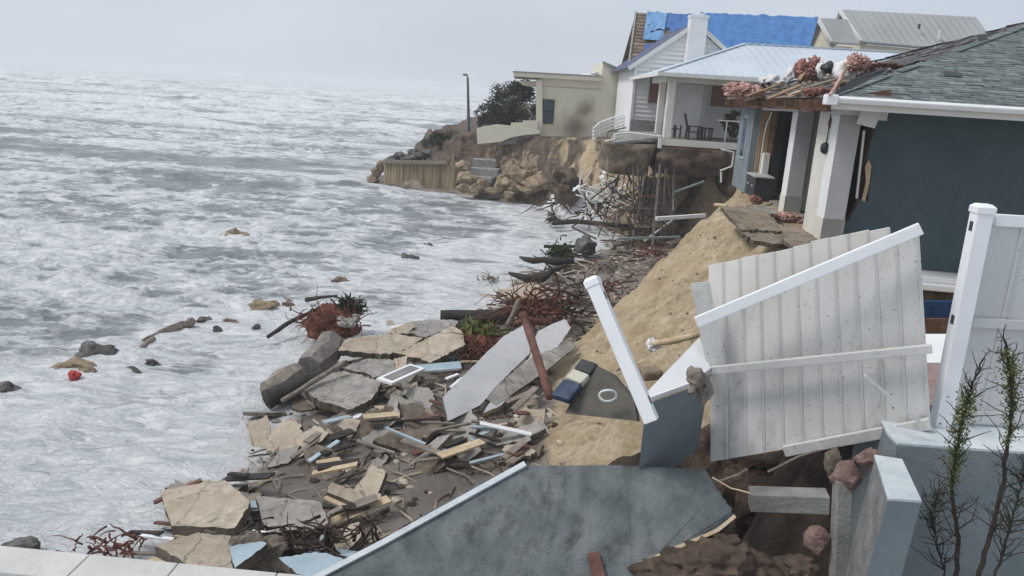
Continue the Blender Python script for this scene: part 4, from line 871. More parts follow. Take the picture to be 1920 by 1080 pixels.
def tuft(c, size, n, leaf, m_, name, label=None, cat=None, seed=0, parent=None, up=.6):
    r = random.Random(seed); mb = MB()
    for i in range(n):
        p = Vector(c)+Vector((r.gauss(0,.4)*size[0], r.gauss(0,.4)*size[1], abs(r.gauss(0,.45))*size[2]))
        d = Vector((r.gauss(0,1), r.gauss(0,1), r.gauss(up,.6))).normalized()*leaf*r.uniform(.5,1.4); s_ = d.cross(Vector((r.gauss(0,1),r.gauss(0,1),r.gauss(0,1)))).normalized()*leaf*.13
        mb.add([p-s_, p+s_, p+d*.6+s_*.7+Vector((0,0,0)), p+d-Vector((0,0,leaf*.2)), p+d*.6-s_*.7], [(0,1,2,3,4)])
    o = mb.build(name, m_, parent); return o if parent else tag(o, label, cat)
# --- near debris field
slab([(645,637),(700,627),(735,626),(795,634),(747,662),(710,664),(635,657)], .62, .14, 'slab_tan', 'tan slab leaning beside the red root mass', (8,-6))
slab([(747,662),(790,640),(850,610),(868,622),(871,646),(838,664),(807,679)], .72, .12, 'slab_tan', 'bright tan slab tilted up in the middle of the debris field', (-6,-10))
slab([(770,604),(815,598),(865,602),(850,612),(800,632),(765,624)], .5, .14, 'slab_grey', 'pinkish grey slab at the back of the debris beside the black beams', (4,0))
slab([(722,626),(745,612),(772,601),(778,612),(765,625)], .60, .2, 'slab_tan', 'small upright tan slab behind the tilted bright slab', (10,-20))
slab([(565,728),(600,707),(640,696),(678,703),(715,717),(700,745),(660,768),(600,752)], .55, .16, 'slab_grey', 'broad grey slab nearest the grey concrete log', (2,-4))
slab([(640,690),(700,668),(738,676),(745,700),(700,707),(690,700)], .45, .2, 'slab_grey', 'grey slab with rubble between the two tan slabs and broad grey slab', (4,2))
slab([(738,672),(764,668),(762,690),(742,692)], .6, .1, 'slab_tan', 'small square tan piece beside the blue-grey panel', (-5,-20))
slab([(780,684),(862,677),(866,690),(785,697)], .66, .05, 'panel_blue', 'blue-grey flat panel beside the white louvre strip', (3,-14), name='wallboard', cat='panel', side='trim', rough=False)
slab([(830,745),(862,712),(905,668),(945,630),(984,608),(994,640),(993,664),(960,695),(927,728),(900,760),(840,790)], 1.0, .08, 'panel_white', 'large pale grey fallen wall panel left of the brown pole', (20,-22), name='wallboard', cat='panel', side='slab_side')
slab([(1008,622),(1030,610),(1060,598),(1070,614),(1052,642),(1015,690),(975,724),(940,760),(905,775),(935,728),(992,672)], 1.0, .14, 'panel_white', 'pale wall panel with split beige edge right of the brown pole', (16,-20), name='wallboard', cat='panel', side='wood_pale')
slab([(905,742),(1000,668),(1070,640),(1082,648),(1024,695),(930,760)], .9, .07, 'slab_grey', 'beige strip of split board along the pale wall panel', (16,-20), name='wallboard', cat='board')
lv = thing('louvre_strip', PZ(745,705,.6), 'white slatted louvre strip in the middle of the debris', 'louvre')
a = PZ(720,716,.68); b_ = PZ(783,688,.72); MB().bar(a, b_, .42, .05).build('frame','white_paint',lv)
mb = MB(); 
for i in range(16): p = a.lerp(b_, .12+.76*i/15)+Vector((0,0,.035)); dd=(b_-a).normalized().cross(Vector((0,0,1))); mb.bar(p-dd*.12, p+dd*.12, .035, .02)
mb.build('slat','base_paint_and_shade',lv)
log([PZ(622,640,.65), PZ(606,668,.5), PZ(576,692,.4)], [.30,.34,.30], 'rock_brown_grey', 'thick grey concrete stump below the red root mass', 'concrete_stump', 7, 'stump', .10, sub=3, sh=False)
log([PZ(500,738,.25), PZ(535,718,.35), PZ(560,702,.4)], [.26,.34,.28], 'wood_grey', 'fat grey-brown log at the edge of the foam', wob=.08, n=8, sub=3, sh=False)
log([PZ(503,748,.3), PZ(560,722,.45), PZ(600,706,.5)], [.2,.17,.13], 'wood_dark', 'dark log lying along the fat grey-brown log')
log([PZ(530,752,.55), PZ(600,708,.7), PZ(645,680,.85)], [.05,.055,.05], 'wood_grey', 'long thin pole running up from the log to the grey slab', 'thin_pole', cat='pole')
log([PZ(502,632,.2), PZ(540,606,.35), PZ(608,574,.6)], [.05,.06,.05], 'wood_dark', 'thin dark stick poking from the root mass into the foam', 'thin_pole', cat='pole')
log([PZ(575,562,.15), PZ(600,558,.35), PZ(632,554,.5)], [.08,.05,.03], 'wood_dark', 'dark branch sticking out of the foam behind the root mass', 'branch', cat='branch')
rm = thing('root_mass', PZ(622,610,.2), 'reddish brown palm root mass with a green tuft, half in the foam', 'root mass')
MB().blob(PZ(625,612,.42),(.62,.5,.42),.45,1.8,4,5).build('soil','root_red',rm)
tangle(PZ(620,612,.45),(.75,.5,.6),240,.018,'root_red','',seed=2,ln=.65,parent=rm,name='roots')
tuft(PZ(655,588,.6),(.40,.35,.35),420,.24,'leaf_dark','leaves',parent=rm,seed=4)
mb = MB(); 
for i in range(12): mb.blob(PZ(640+i*2.6+random.uniform(-4,4),598+random.uniform(-8,12),.72),(.10,.09,.07),.4,2,2,i)
mb.build('pale_bark','slab_grey',rm)
log([PZ(826,592,.35), PZ(890,592,.4), PZ(957,590,.5)], [.17,.17,.16], 'wood_dark', 'long black beam across the back of the debris', 'black_beam', 4, 'beam', .02)
log([PZ(862,612,.4), PZ(905,598,.55), PZ(960,596,.6)], [.15,.16,.13], 'wood_dark', 'second black beam angled in front of the long one', 'black_beam', 7, 'beam', .06)
log([PZ(950,612,.9), PZ(962,590,1.2), PZ(973,562,1.6)], .07, 'wood_grey', 'grey plank leaning against the broken brown pole', 'plank', 4, 'board', .02)
log([PZ(1032,745,1.3), PZ(1008,672,1.75), PZ(985,600,2.1), PZ(980,588,2.2)], [.085,.085,.08,.10], 'wood_red', 'reddish brown pole leaning over between the two pale wall panels', 'leaning_pole', 7, 'pole', .04)
tangle(PZ(995,590,.9),(.75,.5,.8),110,.028,'root_red','dense red-brown roots around the top of the leaning brown pole',seed=12,ln=.9)
tangle(PZ(1050,590,.7),(.7,.6,.8),42,.04,'root_dark','dark tangle of branches between brown pole and white post',seed=13,ln=1.4)
tangle(PZ(1085,560,.6),(.25,.3,.9),18,.035,'wood_dark','spiky dark branches standing just behind the white post top',seed=14,ln=.9)
log([PZ(1068,612,.8), PZ(1040,606,.8), PZ(985,600,.9), PZ(965,610,.9)], [.12,.10,.10,.06], 'wood_red', 'red-brown trunk lying under the branch tangle')
log([PZ(1000,560,.55), PZ(1035,548,.6), PZ(1095,545,.8)], [.04,.035,.03], 'wood_grey', 'thin curved branch reaching toward the white post', 'branch', cat='branch')
log([PZ(900,553,.3), PZ(950,562,.35), PZ(1010,550,.45), PZ(1030,543,.5)], [.025,.03,.03,.02], 'wood_pale', 'pale thin branch on the wet sand', 'branch', cat='branch')
gm = thing('uprooted_turf', PZ(900,640,.4), 'uprooted turf, green on top and red-brown below, beside the pale panel', 'turf')
MB().blob(PZ(900,650,.45),(.55,.7,.35),.4,1.8,4,8).build('soil','root_red',gm)
tangle(PZ(900,655,.6),(.5,.6,.4),90,.018,'root_red','',seed=22,ln=.5,parent=gm,name='roots')
tuft(PZ(902,628,.7),(.5,.5,.25),520,.22,'leaf_olive','grass',parent=gm,seed=24)
# mixed small boards
rnd = random.Random(77)
names = [('wood_grey','weathered'),('wood_dark','blackened'),('wood_red','red-brown'),('panel_blue','pale blue'),('wood_pale','pale'),('white_paint','white')]
areas = [(640,700,900,735,16),(560,745,1000,880,46),(250,885,700,1060,40),(700,600,960,700,12),(860,560,1090,620,10)]
for x0, y0, x1, y1, n_ in areas:
    for i in range(n_):
        x = rnd.uniform(x0, x1); y = rnd.uniform(y0, y1); q = PZ(x, y, .45); q.z = max(tz_at(q.x, q.y), .1)+rnd.uniform(.12,.35)
        an = rnd.uniform(-.5,1.2); l = rnd.uniform(.3,1.0); d = Vector((math.cos(an), math.sin(an), rnd.uniform(-.2,.3)))
        m_, ad_ = names[rnd.choice((0,0,0,1,1,2,3,4,5,0))]
        mb = MB(); mb.bar(q-d*l/2, q+d*l/2, rnd.choice((.06,.09,.14,.2)), .03)
        tag(mb.build('loose_board', m_), 'loose %s board end lying in the debris field below the sand slope' % ad_, 'board', 'loose %s board ends in the debris field' % ad_)
# rubble chunks
chr_ = random.Random(31)
def chunk(x, y, w, m_, gl, up_=.3):
    q = PZ(x, y, .4); q.z = tz_at(q.x, q.y)
    if q.z < .02: q.z = .02
    n_ = Vector((chr_.gauss(0,.35), chr_.gauss(-.25,.35), 1)).normalized(); a_ = n_.cross(Vector((chr_.gauss(0,1), chr_.gauss(0,1), .1))).normalized(); b__ = n_.cross(a_)
    k = chr_.choice((4,5,5,6)); ph = chr_.uniform(0, 6); el = chr_.uniform(.45, .9); pts = []
    cs_ = [(math.cos(ph+i*6.283/k)*chr_.uniform(.7,1.15), math.sin(ph+i*6.283/k)*el*chr_.uniform(.7,1.15)) for i in range(k)]
    for i in range(k):
        c1_, c2_ = cs_[i], cs_[(i+1) % k]
        for f_ in (0, .17, .33, .5, .67, .83): pts.append(q+n_*(w*up_)+a_*w*(c1_[0]*(1-f_)+c2_[0]*f_+chr_.gauss(0,.03))+b__*w*(c1_[1]*(1-f_)+c2_[1]*f_+chr_.gauss(0,.03)))
    mb = MB(); mb.prism(pts, -n_*chr_.uniform(.05,.13), 0, 1); tag(mb.build('broken_slab', [m_, 'slab_side']), 'broken %s slab piece tilted in the rubble between the sand slope and the foam' % gl, 'slab', 'broken %s slab pieces in the rubble' % gl)
for x0, y0, x1, y1, n_, w0, w1 in ((560,700,1000,740,16,.15,.35),(480,740,1010,880,40,.2,.62),(330,880,720,1050,32,.18,.5),(640,640,900,700,12,.12,.25),(860,560,1090,620,10,.15,.3),(1020,480,1190,540,8,.12,.3),(700,580,880,640,6,.12,.25)):
    for i in range(n_):
        g_ = chr_.choice(('grey','grey','tan','brown')); chunk(chr_.uniform(x0,x1), chr_.uniform(y0,y1), chr_.uniform(w0,w1), {'grey':'slab_grey','tan':'slab_tan','brown':'broken_concrete'}[g_], g_)
# slabs in the lower debris field
low = [([(300,920),(420,900),(470,940),(440,990),(320,985)],'slab_tan','tan slab lying by the foam near the camera'),
 ([(480,930),(600,940),(620,990),(500,1000)],'slab_grey','grey slab behind the stone coping'),
 ([(290,1022),(370,1000),(432,1005),(435,1066),(360,1062)],'slab_tan','yellow-tan block just behind the stone coping'),
 ([(520,1045),(600,1035),(690,1062),(640,1085),(560,1078)],'panel_blue','blue-grey sheet between coping and toppled stucco wall'),
 ([(430,1025),(480,1010),(500,1020),(440,1066)],'panel_blue','narrow blue-grey plank beside the yellow-tan block')]
for i, (px, m_, lb) in enumerate(low): slab(px, .55 if i < 2 else .9, .14, m_, lb, (rnd.uniform(-8,8), rnd.uniform(-14,4)))
tangle(PZ(580,1030,.5),(.8,.5,.5),120,.02,'root_dark','dark root litter between the coping and the toppled stucco wall',seed=33,ln=.5)
tangle(PZ(200,1035,.2),(.5,.4,.3),50,.018,'root_red','small red-brown root scrap in the foam behind the coping',seed=34,ln=.4)
mb = MB(); mb.blob(PZ(480,1048,.6),(.35,.3,.3),.4,1.6,4,44); tag(mb.build('rubble_lump','broken_concrete'), 'brown rubble lump between yellow-tan block and blue-grey sheet', 'rubble')
# --- beach things
log([PZ(955,512,.45), PZ(985,522,.45), PZ(1018,522,.5), PZ(1035,508,.6), PZ(1062,497,.8)], [.06,.14,.15,.11,.06], 'wood_dark', 'curved dark log lying alone on the wet sand')
gm = thing('weed_clump', PZ(1050,485,.3), 'green and dark weed clump washed up below the grey rock', 'weed clump')
log_ = MB(); log_.tube([PZ(975,482,.3),PZ(985,486,.36),PZ(1000,489,.38),PZ(1020,487,.42),PZ(1040,491,.4),PZ(1075,490,.4)],[.04,.10,.13,.12,.16,.10],8); log_.build('trunk','wood_dark',gm,True)
tuft(PZ(1052,482,.35),(.6,.5,.4),700,.25,'leaf_green','leaves',parent=gm,seed=44)
tangle(PZ(915,524,.15),(.35,.3,.2),24,.02,'wood_grey','small pale brushwood scrap at the edge of the foam',seed=45,ln=.6)
tag(MB().blob(PZ(1097,462,.55),(.5,.45,.42),.3,1.3,3,12,flat=4).build('grey_rock','rock_dark'), 'grey rock on the wet sand beside the black plank', 'rock')
rb = thing('uprooted_tree', PZ(1040,418,.3), 'uprooted tree lying in the wash with its root ball to the sea', 'tree')
tangle(PZ(1036,414,.35),(.35,.3,.7),70,.03,'root_dark','',seed=51,ln=.6,parent=rb,name='root_ball')
mb = MB(); mb.tube([PZ(1036,418,.4),PZ(1080,415,.5),PZ(1130,420,.6),PZ(1190,425,.6)],[.14,.13,.12,.1],8); mb.build('trunk','wood_dark',rb,True)
tangle(PZ(1100,405,.6),(1.6,.6,1.2),26,.045,'root_dark','',seed=52,ln=2.2,parent=rb,name='branches')
tangle(PZ(1160,400,.6),(1.6,1,1.3),60,.05,'root_dark','dark tangle of branches behind the piles below the white heap',seed=53,ln=1.8)
tangle(P(1200,400,36.5),(1.6,.8,2.6),60,.03,'root_dark','dark vertical snarl of wreck and branches between the piles under the porch',seed=58,ln=1.5)
tangle(PZ(1090,388,.4),(2.0,1,.8),60,.05,'root_dark','flat dark wreck of branches at the foot of the cliff left of the white heap',seed=54,ln=1.6)
tangle(PZ(1150,500,.5),(.8,.6,.3),16,.03,'wood_grey','scattered grey twigs on the sand below the piles',seed=55,ln=1.0)
tangle(PZ(1130,545,.9),(.5,.5,.5),60,.02,'root_red','red root scraps where the sand slope meets the beach behind the post',seed=56,ln=.5)
tangle(PZ(1215,480,.9),(.8,.6,.5),60,.02,'root_red','red-brown root scraps high on the beach at the dune foot',seed=57,ln=.6)
slab([(930,545),(985,530),(1050,540),(1030,558),(960,562)], .42, .06, 'slab_tan', 'pale flat slab half buried in the wet sand', (0,0))
# small litter
mb = MB(); r = random.Random(101)
for i in range(2200):
    y = 9+31*r.random()**1.6; s0 = float(np.interp(y, *SH)); f0 = float(np.interp(y, *FT)); x = r.uniform(s0+.4, f0+.3)
    zz = tz_at(x, y); q = r.uniform(.015,.07)*(1+y/30)
    if r.random() < .5: mb.blob((x,y,zz),(q,q,q*.6),.3,2,1,i, mi=r.randint(0,2))
    else: a = r.uniform(0,3.1); d = Vector((math.cos(a),math.sin(a),r.uniform(-.1,.3)))*q*4; mb.tube([Vector((x,y,zz))-d, Vector((x,y,zz+q*.5)), Vector((x,y,zz))+d], q*.25, 4, mi=r.randint(0,2))
tag(mb.build('debris_litter',['wood_grey','root_dark','slab_tan']), 'fine litter of twigs and chips scattered over the beach', 'litter', kind='stuff')
mb = MB()
for i in range(900):
    if i % 3: c = P(1300+r.gauss(0,40), 610+r.gauss(0,28), 12); 
    else: c = PZ(r.uniform(1100,1420), r.uniform(480,700), 2.2)
    zz = tz_at(c.x, c.y); 
    if zz < .8: continue
    q = r.uniform(.008,.03); mb.blob((c.x,c.y,zz),(q*1.5,q,q*.8),.3,2,1,i,mi=i%2)
tag(mb.build('sand_clods',['slab_tan','broken_concrete']), 'small sand clods strewn over the tan slope', 'clods', kind='stuff')
# --- things in the water
wrocks = [(435,446,.75,.32,'rock_tan','tan rock breaking the surf far from the shore'),(805,463,.22,.16,'rock_dark','small dark rock in the surf, the farther of two'),(768,488,.28,.22,'rock_dark','small dark rock in the surf, the nearer of two'),(640,528,.32,.12,'rock_brown','flat brown rock in the foam above the root mass'),(186,664,.50,.26,'rock_dark','largest grey stone in the near surf'),(140,690,.55,.16,'rock_tan','greenish tan stone beside the red scrap'),(250,700,.2,.14,'rock_dark','dark stone to the right of the red scrap'),(287,684,.18,.12,'rock_dark','dark stone just below the driftwood plank'),(385,604,.3,.13,'rock_dark','dark stone beyond the driftwood plank end'),(408,618,.12,.1,'rock_dark','little black stone in the foam'),(430,606,.3,.1,'rock_brown','flat brown stone in the foam'),(495,574,.42,.18,'rock_tan','tan stone left of the dark stick'),(543,575,.22,.14,'rock_brown','brown stone behind the dark stick'),(480,618,.16,.12,'rock_dark','grey stone in front of the dark stick'),(15,728,.2,.14,'rock_dark','dark stone near the left edge of the surf'),(172,702,.2,.1,'rock_brown','brown stone beside the red scrap'),(735,355,1.0,.2,'rock_dark','dark hump of rock in front of the timber seawall'),(915,375,.9,.25,'rock_dark','dark flat rock in the wash below the rubble heap'),(950,378,.6,.2,'rock_tan','tan flat rock in the wash below the rubble heap'),(40,1030,.3,.12,'rock_dark','wet dark stone behind the left end of the coping')]
for i, (x, y, w, h, m_, lb) in enumerate(wrocks):
    tag(MB().blob(PZ(x,y,.02),(w*1.0,w*.6,h*1.15),.45,1.7,3,i+200,flat=3).build('rock',m_), lb, 'rock')
tag(MB().blob(PZ(139,703,.15),(.12,.1,.09),.5,2,3,8).build('red_scrap','red_plastic'), 'small bright red scrap caught among stones in the surf', 'scrap')
log([PZ(268,640,.02), PZ(310,620,.08), PZ(362,602,.16)], [.06,.11,.13], 'wood_grey', 'driftwood plank washed among stones in the surf', n=5, wob=.25, sub=5, sh=False)
log([PZ(266,652,.0), PZ(288,634,.06)], [.08,.06], 'wood_grey', 'short driftwood stub at the end of the longer plank', n=6)
# ------------------------------------------------------------------ dune top and slope pieces
slab([(1352,388),(1392,386),(1440,398),(1472,434),(1412,430),(1393,432)], 4.08, .09, 'slab_brown', 'largest broken patio slab sliding off the top of the sand slope', (6,-8))
slab([(1392,436),(1440,436),(1474,442),(1486,458),(1455,458),(1410,448)], 3.95, .09, 'slab_brown', 'thin slab edge under the largest patio slab', (6,-8))
slab([(1400,384),(1445,386),(1458,400),(1440,402),(1405,394)], 4.12, .08, 'slab_grey', 'farther patio slab at the top of the sand slope', (0,0))
slab([(1470,418),(1500,428),(1540,452),(1500,470),(1466,448)], 4.02, .08, 'slab_brown', 'brown grey slab at the foot of the nearer white column', (0,-4))
log([PZ(1395,392,4.05), PZ(1425,388,4.1), PZ(1447,382,4.15)], .05, 'wood_pale', 'pale curved board beside the red insulation roll', 'plank', 4, 'board')
log([PZ(1340,384,3.9), PZ(1362,386,3.95)], .05, 'wood_pale', 'small pale board end at the crest of the sand slope', 'plank', 4, 'board')
bb_ = MB(); lbox(bb_, -.55, -.42, -1.6, 3.6, FL-.45, FL-.2); tag(bb_.build('grade_beam','wood_grey'), 'pinkish grey footing beam along the base of the white columns', 'beam')
log([P(1222,646,9.4), P(1255,640,9.0), P(1308,628,8.7)], [.035,.045,.04], 'wood_pale', 'pale driftwood stick with a knotted end on the sand slope', n=7)
tag(MB().blob(P(1227,646,9.4),(.09,.08,.08),.5,2,3,3).build('knot','white_cloth'), 'white knotted lump at the end of the pale driftwood stick', 'knot')
log([P(1240,715,8.0), P(1262,690,8.2), P(1300,656,8.4)], .035, 'wood_pale', 'pale broken lath left of the white wall cap', 'plank', 4, 'board')
log([P(1232,720,8.0), P(1250,705,8.0), P(1275,690,8.1)], .025, 'wood_raw', 'short raw lath beside the pale broken lath', 'plank', 4, 'board')
# ------------------------------------------------------------------ white fence pieces
def fpost(name, a, b_, w, label, holes, rot=0):
    root = thing(name, b_, label, 'fence post'); ax_ = (a-b_).normalized()
    x = Vector((math.cos(rot), math.sin(rot), 0)); x = (x-ax_*x.dot(ax_)).normalized(); y = ax_.cross(x)
    R_ = Matrix((x, y, ax_)).transposed(); Lh = (a-b_).length
    MB().box((a+b_)/2, (w,w,Lh), R_).build('shaft','vinyl',root, bevel=.006)
    cp = MB(); cp.box(a+ax_*.012, (w*1.12,w*1.12,.05), R_)
    for k, (s0, s1, h0) in enumerate(((1.0,.7,.037),)):
        t0 = a+ax_*h0; vs = [t0+R_@Vector((sx*w*.56,sy*w*.56,0)) for sx, sy in ((-1,-1),(1,-1),(1,1),(-1,1))]+[t0+ax_*.025+R_@Vector((sx*w*.36,sy*w*.36,0)) for sx, sy in ((-1,-1),(1,-1),(1,1),(-1,1))]
        cp.add(vs, [(0,1,5,4),(1,2,6,5),(2,3,7,6),(3,0,4,7),(4,5,6,7)])
    cp.build('cap','vinyl',root)
    mb = MB()
    for h, sx in holes: mb.box(a-ax_*h+x*sx*w*.5, (.004,w*.42,w*.6) , R_)
    mb.build('slot','black_plastic',root); return root
a = P(1842,396,6.5); b_ = P(1768,795,6.5)
fpost('fence_post', a, Vector((a.x+.02, 6.5, 3.86)), .135, 'upright white vinyl fence post standing on the blue-grey wall', [(.13,-1),(.95,-1)], rad(-4))
a = P(1113,533,6.1); b_ = P(1222,790,5.7)
fpost('fence_post', a, b_, .11, 'white vinyl fence post leaning over the sand slope', [(.12,1),(1.02,1)], rad(-20))
# right-hand panel
pr = thing('vinyl_fence', Vector((4.9,6.55,3.9)), 'white vinyl fence panel upright to the right of the standing post', 'fence panel')
x0 = a.x; A0 = P(1860,410,6.56); 
tl = Vector((4.02,6.52,P(1862,412,6.52).z)); tr_ = Vector((6.6,6.60,tl.z+.0)); 
MB().bar(tl, tr_, .05, .10).build('top_rail','vinyl',pr, bevel=.005)
mz = P(1822,604,6.5).z; MB().bar(Vector((3.99,6.5,mz)), Vector((6.6,6.58,mz)), .05, .085).build('middle_rail','vinyl_panel',pr, bevel=.005)
MB().bar(Vector((3.99,6.52,3.97)), Vector((6.6,6.60,3.97)), .05, .12).build('bottom_rail','vinyl_panel',pr, bevel=.005)
mb = MB(); x = 4.0; k = 0
while x < 6.5:
    w = .285; zt_ = tl.z-.02; lean = .0
    mb.prism([(x+.004,6.53+.01*(k%2),3.95),(x+w,6.53+.01*(k%2),3.95),(x+w,6.53+.01*(k%2),zt_),(x+.004,6.53+.01*(k%2),zt_)],(0,.018,0)); 
    mb.bar((x+w-.012,6.525,3.95),(x+w-.012,6.525,zt_),.03,.012,(0,1,0)); x += w+.002; k += 1
mb.build('boards','vinyl_panel',pr)
# toppled panel
fp = thing('vinyl_fence', P(1530,850,6.7), 'dirty white vinyl fence panel sagging sideways with its top rail slipped down', 'fence panel')
BL, BR, TL, TR = P(1332,866,7.0), P(1745,796,6.36), P(1333,500,7.5), P(1722,418,6.56)
def fs(s, t_, o=0.0):
    p = (BL.lerp(BR, s)).lerp(TL.lerp(TR, s), t_); return p+Vector((-.1,-1,.1)).normalized()*o
ml, mrr = P(1322,692,7.05), P(1742,650,6.36)
bs = MB(); nB_ = 11; rnd = random.Random(4)
for i in range(nB_):
    s0 = i/nB_+.002; s1 = (i+1)/nB_-.002; xm = 1333+400*(s0+s1)/2; yr_ = 606-(xm-1306)*.418; yb_ = 866-70*(s0+s1)/2; yt_ = 500-82*(s0+s1)/2; tt = (yb_-yr_)/(yb_-yt_)
    xb2 = 1333+400*s1; tb = (866-70*s1-606+(xb2-1306)*.418)/(366+12*s1); xa2 = 1333+400*s0; ta = (866-70*s0-606+(xa2-1306)*.418)/(366+12*s0)
    q = [fs(s0,0), fs(s1,0), fs(s1,tb), fs(s0,ta)]; bs.prism(q, (.0,.018,0)); 
    bs.bar(fs(s1-.006,0,.004), fs(s1-.006,tt,.004), .028, .012, (0,1,0))
    if 0: bs.bar(fs((s0+s1)/2,0,.002), fs((s0+s1)/2,tt,.002), .012, .008, (0,1,0))
bs.build('boards','vinyl_dirty',fp)
bp2 = thing('vinyl_fence', P(1500,560,7.0), 'second beige-white vinyl fence panel showing above and behind the slipped top rail', 'fence panel'); mb = MB()
for i in range(nB_-1):
    s0 = i/nB_+.002; s1 = (i+1)/nB_-.002; t0 = (866-70*s0-606+(1333+400*s0-1306)*.418)/(366+12*s0)-.12; tt = 1.0+rnd.uniform(-.008,.008); hh = -.16
    if t0 < tt-.02: mb.prism([fs(s0,t0,hh), fs(s1,t0+.04,hh), fs(s1,tt,hh), fs(s0,tt,hh)], (0,.018,0)); mb.bar(fs(s1-.006,t0,hh+.004), fs(s1-.006,tt,hh+.004), .028, .012, (0,1,0))
mb.build('boards','vinyl_beige',bp2)
mb = MB(); q = [P(1296,532,7.2),P(1330,528,7.2),P(1362,690,7.0),P(1326,690,7.0)]; mb.prism(q, (0,.018,0)); mb.build('boards','vinyl_dirty',fp)
MB().bar(P(1306,604,6.95), P(1727,428,6.38), .06, .10).build('top_rail','vinyl',fp, bevel=.006)
MB().bar(ml+Vector((0,-.05,0)), mrr+Vector((0,-.05,0)), .05, .075).build('middle_rail','vinyl_dirty',fp, bevel=.005)
MB().bar(P(1470,846,6.75), P(1745,794,6.3), .05, .10).build('bottom_rail','vinyl_dirty',fp, bevel=.005)
tag(MB().bar(P(1622,704,6.2), P(1724,790,6.1), .025, .025).build('brace_rod','vinyl_panel'), 'thin white rod leaning against the toppled fence panel', 'rod')
# ------------------------------------------------------------------ standing blue wall, stub, toppled walls
fw = thing('retaining_wall', Vector((4.6,6.3,2)), 'blue-grey stucco retaining wall under the upright fence', 'wall')
zt_ = 3.86
top = [PZ(1650,788,zt_), PZ(1662,815,zt_), PZ(1682,836,zt_), Vector((8,5.98,zt_)), Vector((8,6.75,zt_)), Vector((3.3,6.75,zt_))]
MB().prism(top, (0,0,-3.3)).build('wall_body','stucco',fw)
mb = MB(); MBp = [p+Vector((0,0,.025)) for p in top]; mb.prism(MBp, (0,0,-.022)); mb.build('coping','coping_blue',fw)
ws_ = thing('wall_stub', P(1690,1000,5.4), 'short pale blue wall stub jutting toward the viewer from the retaining wall', 'wall')
tp = [P(1640,862,5.95), P(1692,858,5.9), P(1727,944,5.2), P(1663,946,5.2)]
bt = [P(1560,1120,5.95), P(1640,1120,5.9), P(1700,1130,5.2), P(1580,1130,5.2)]
for p in tp: p.z = 3.78
bt = [Vector((tp[0].x-.20, tp[0].y, .7)), Vector((tp[1].x-.09, tp[1].y, .7)), Vector((tp[2].x-.18, tp[2].y-.02, .7)), Vector((tp[3].x-.24, tp[3].y-.02, .7))]
mb = MB(); mb.add(tp+bt, [(0,3,2,1),(4,5,6,7)]); mb.mi[0] = 1; mb.add(tp+bt, [(3,7,6,2)], 0); mb.add(tp+bt, [(2,6,5,1),(1,5,4,0)], 0); mb.add(tp+bt, [(0,4,7,3)], 2)
mb.build('wall_body',['stucco','coping_blue','rough_concrete'],ws_)
mb = MB(); cpt = [p+Vector((0,0,.02)) for p in tp]; cpt[0] += Vector((-.01,.0,0)); mb.prism(cpt, (0,0,-.018)); mb.build('coping','coping_blue',ws_)
tag(MB().blob(P(1630,862,6.05),(.13,.10,.10),.35,1.5,3,4,flat=4).build('brick_chunk','brick_red'), 'pinkish masonry chunk on top of the wall stub', 'chunk')
tag(MB().blob(P(1590,893,6.1),(.13,.12,.15),.25,1.4,3,61,flat=5).build('brick_chunk','brick_red'), 'broken brick hanging left of the wall stub', 'chunk')
tag(MB().blob(P(1562,872,6.3),(.08,.08,.15),.3,1.4,3,62,flat=4).build('brick_chunk','broken_concrete'), 'brown masonry chunk above the grey beam end', 'chunk')
tag(MB().blob(P(1530,1012,6.1),(.13,.12,.12),.2,1.2,3,63,flat=6).build('brick_chunk','brick_red'), 'reddish block deep under the fence beside the grey post', 'chunk')
tag(MB().bar(P(1405,935,6.3), P(1552,940,6.2), .18, .17).build('concrete_beam','concrete', bevel=.01), 'pale grey concrete beam spanning the hollow under the fence', 'beam')
tag(MB().bar(P(1580,900,6.1), P(1572,1100,5.95), .13, .13).build('concrete_post','concrete', bevel=.01), 'grey upright post between the beam and the wall stub', 'post')
log([P(1440,885,6.3), P(1500,855,6.5), P(1560,838,6.7)], .012, 'wood_grey', 'thin grey root running under the bottom rail of the fence', 'root', 5, 'root')
log([P(1335,895,6.3), P(1370,915,6.2), P(1408,925,6.1)], .008, 'wood_pale', 'thin pale wire from the toppled wall to the grey beam', 'wire', 5, 'wire')
log([P(1340,905,6.3), P(1385,890,6.2), P(1400,880,6.1)], .012, 'wood_grey', 'short pale root at the corner of the toppled wall', 'root', 5, 'root')
# dark soil bank in the hollow under the fence
mb = MB(); nxx, nyy = 60, 46; 
for j in range(nyy+1):
    for i in range(nxx+1):
        u = i/nxx; v = j/nyy; x = .9+2.75*u; z = .5+(1.9+1.35*min(1,u*1.35))*v; y = 7.45+.35*(1-u)-1.0*(1-v)**1.4
        p = Vector((x,y,z)); n_ = noise.noise(p*1.7)*.30+noise.noise(p*4.5)*.14+noise.noise(p*11)*.05; mb.v.append(p+Vector((0,-n_-.0,0)))
for j in range(nyy):
    for i in range(nxx): o = j*(nxx+1)+i; mb.f.append([o,o+1,o+nxx+2,o+nxx+1]); mb.mi.append(0)
mb.f.append([0, nxx, nyy*(nxx+1)+nxx, nyy*(nxx+1)][::-1]); mb.mi.append(0)
tag(mb.build('earth_bank','earth',smooth=True), kind='structure')
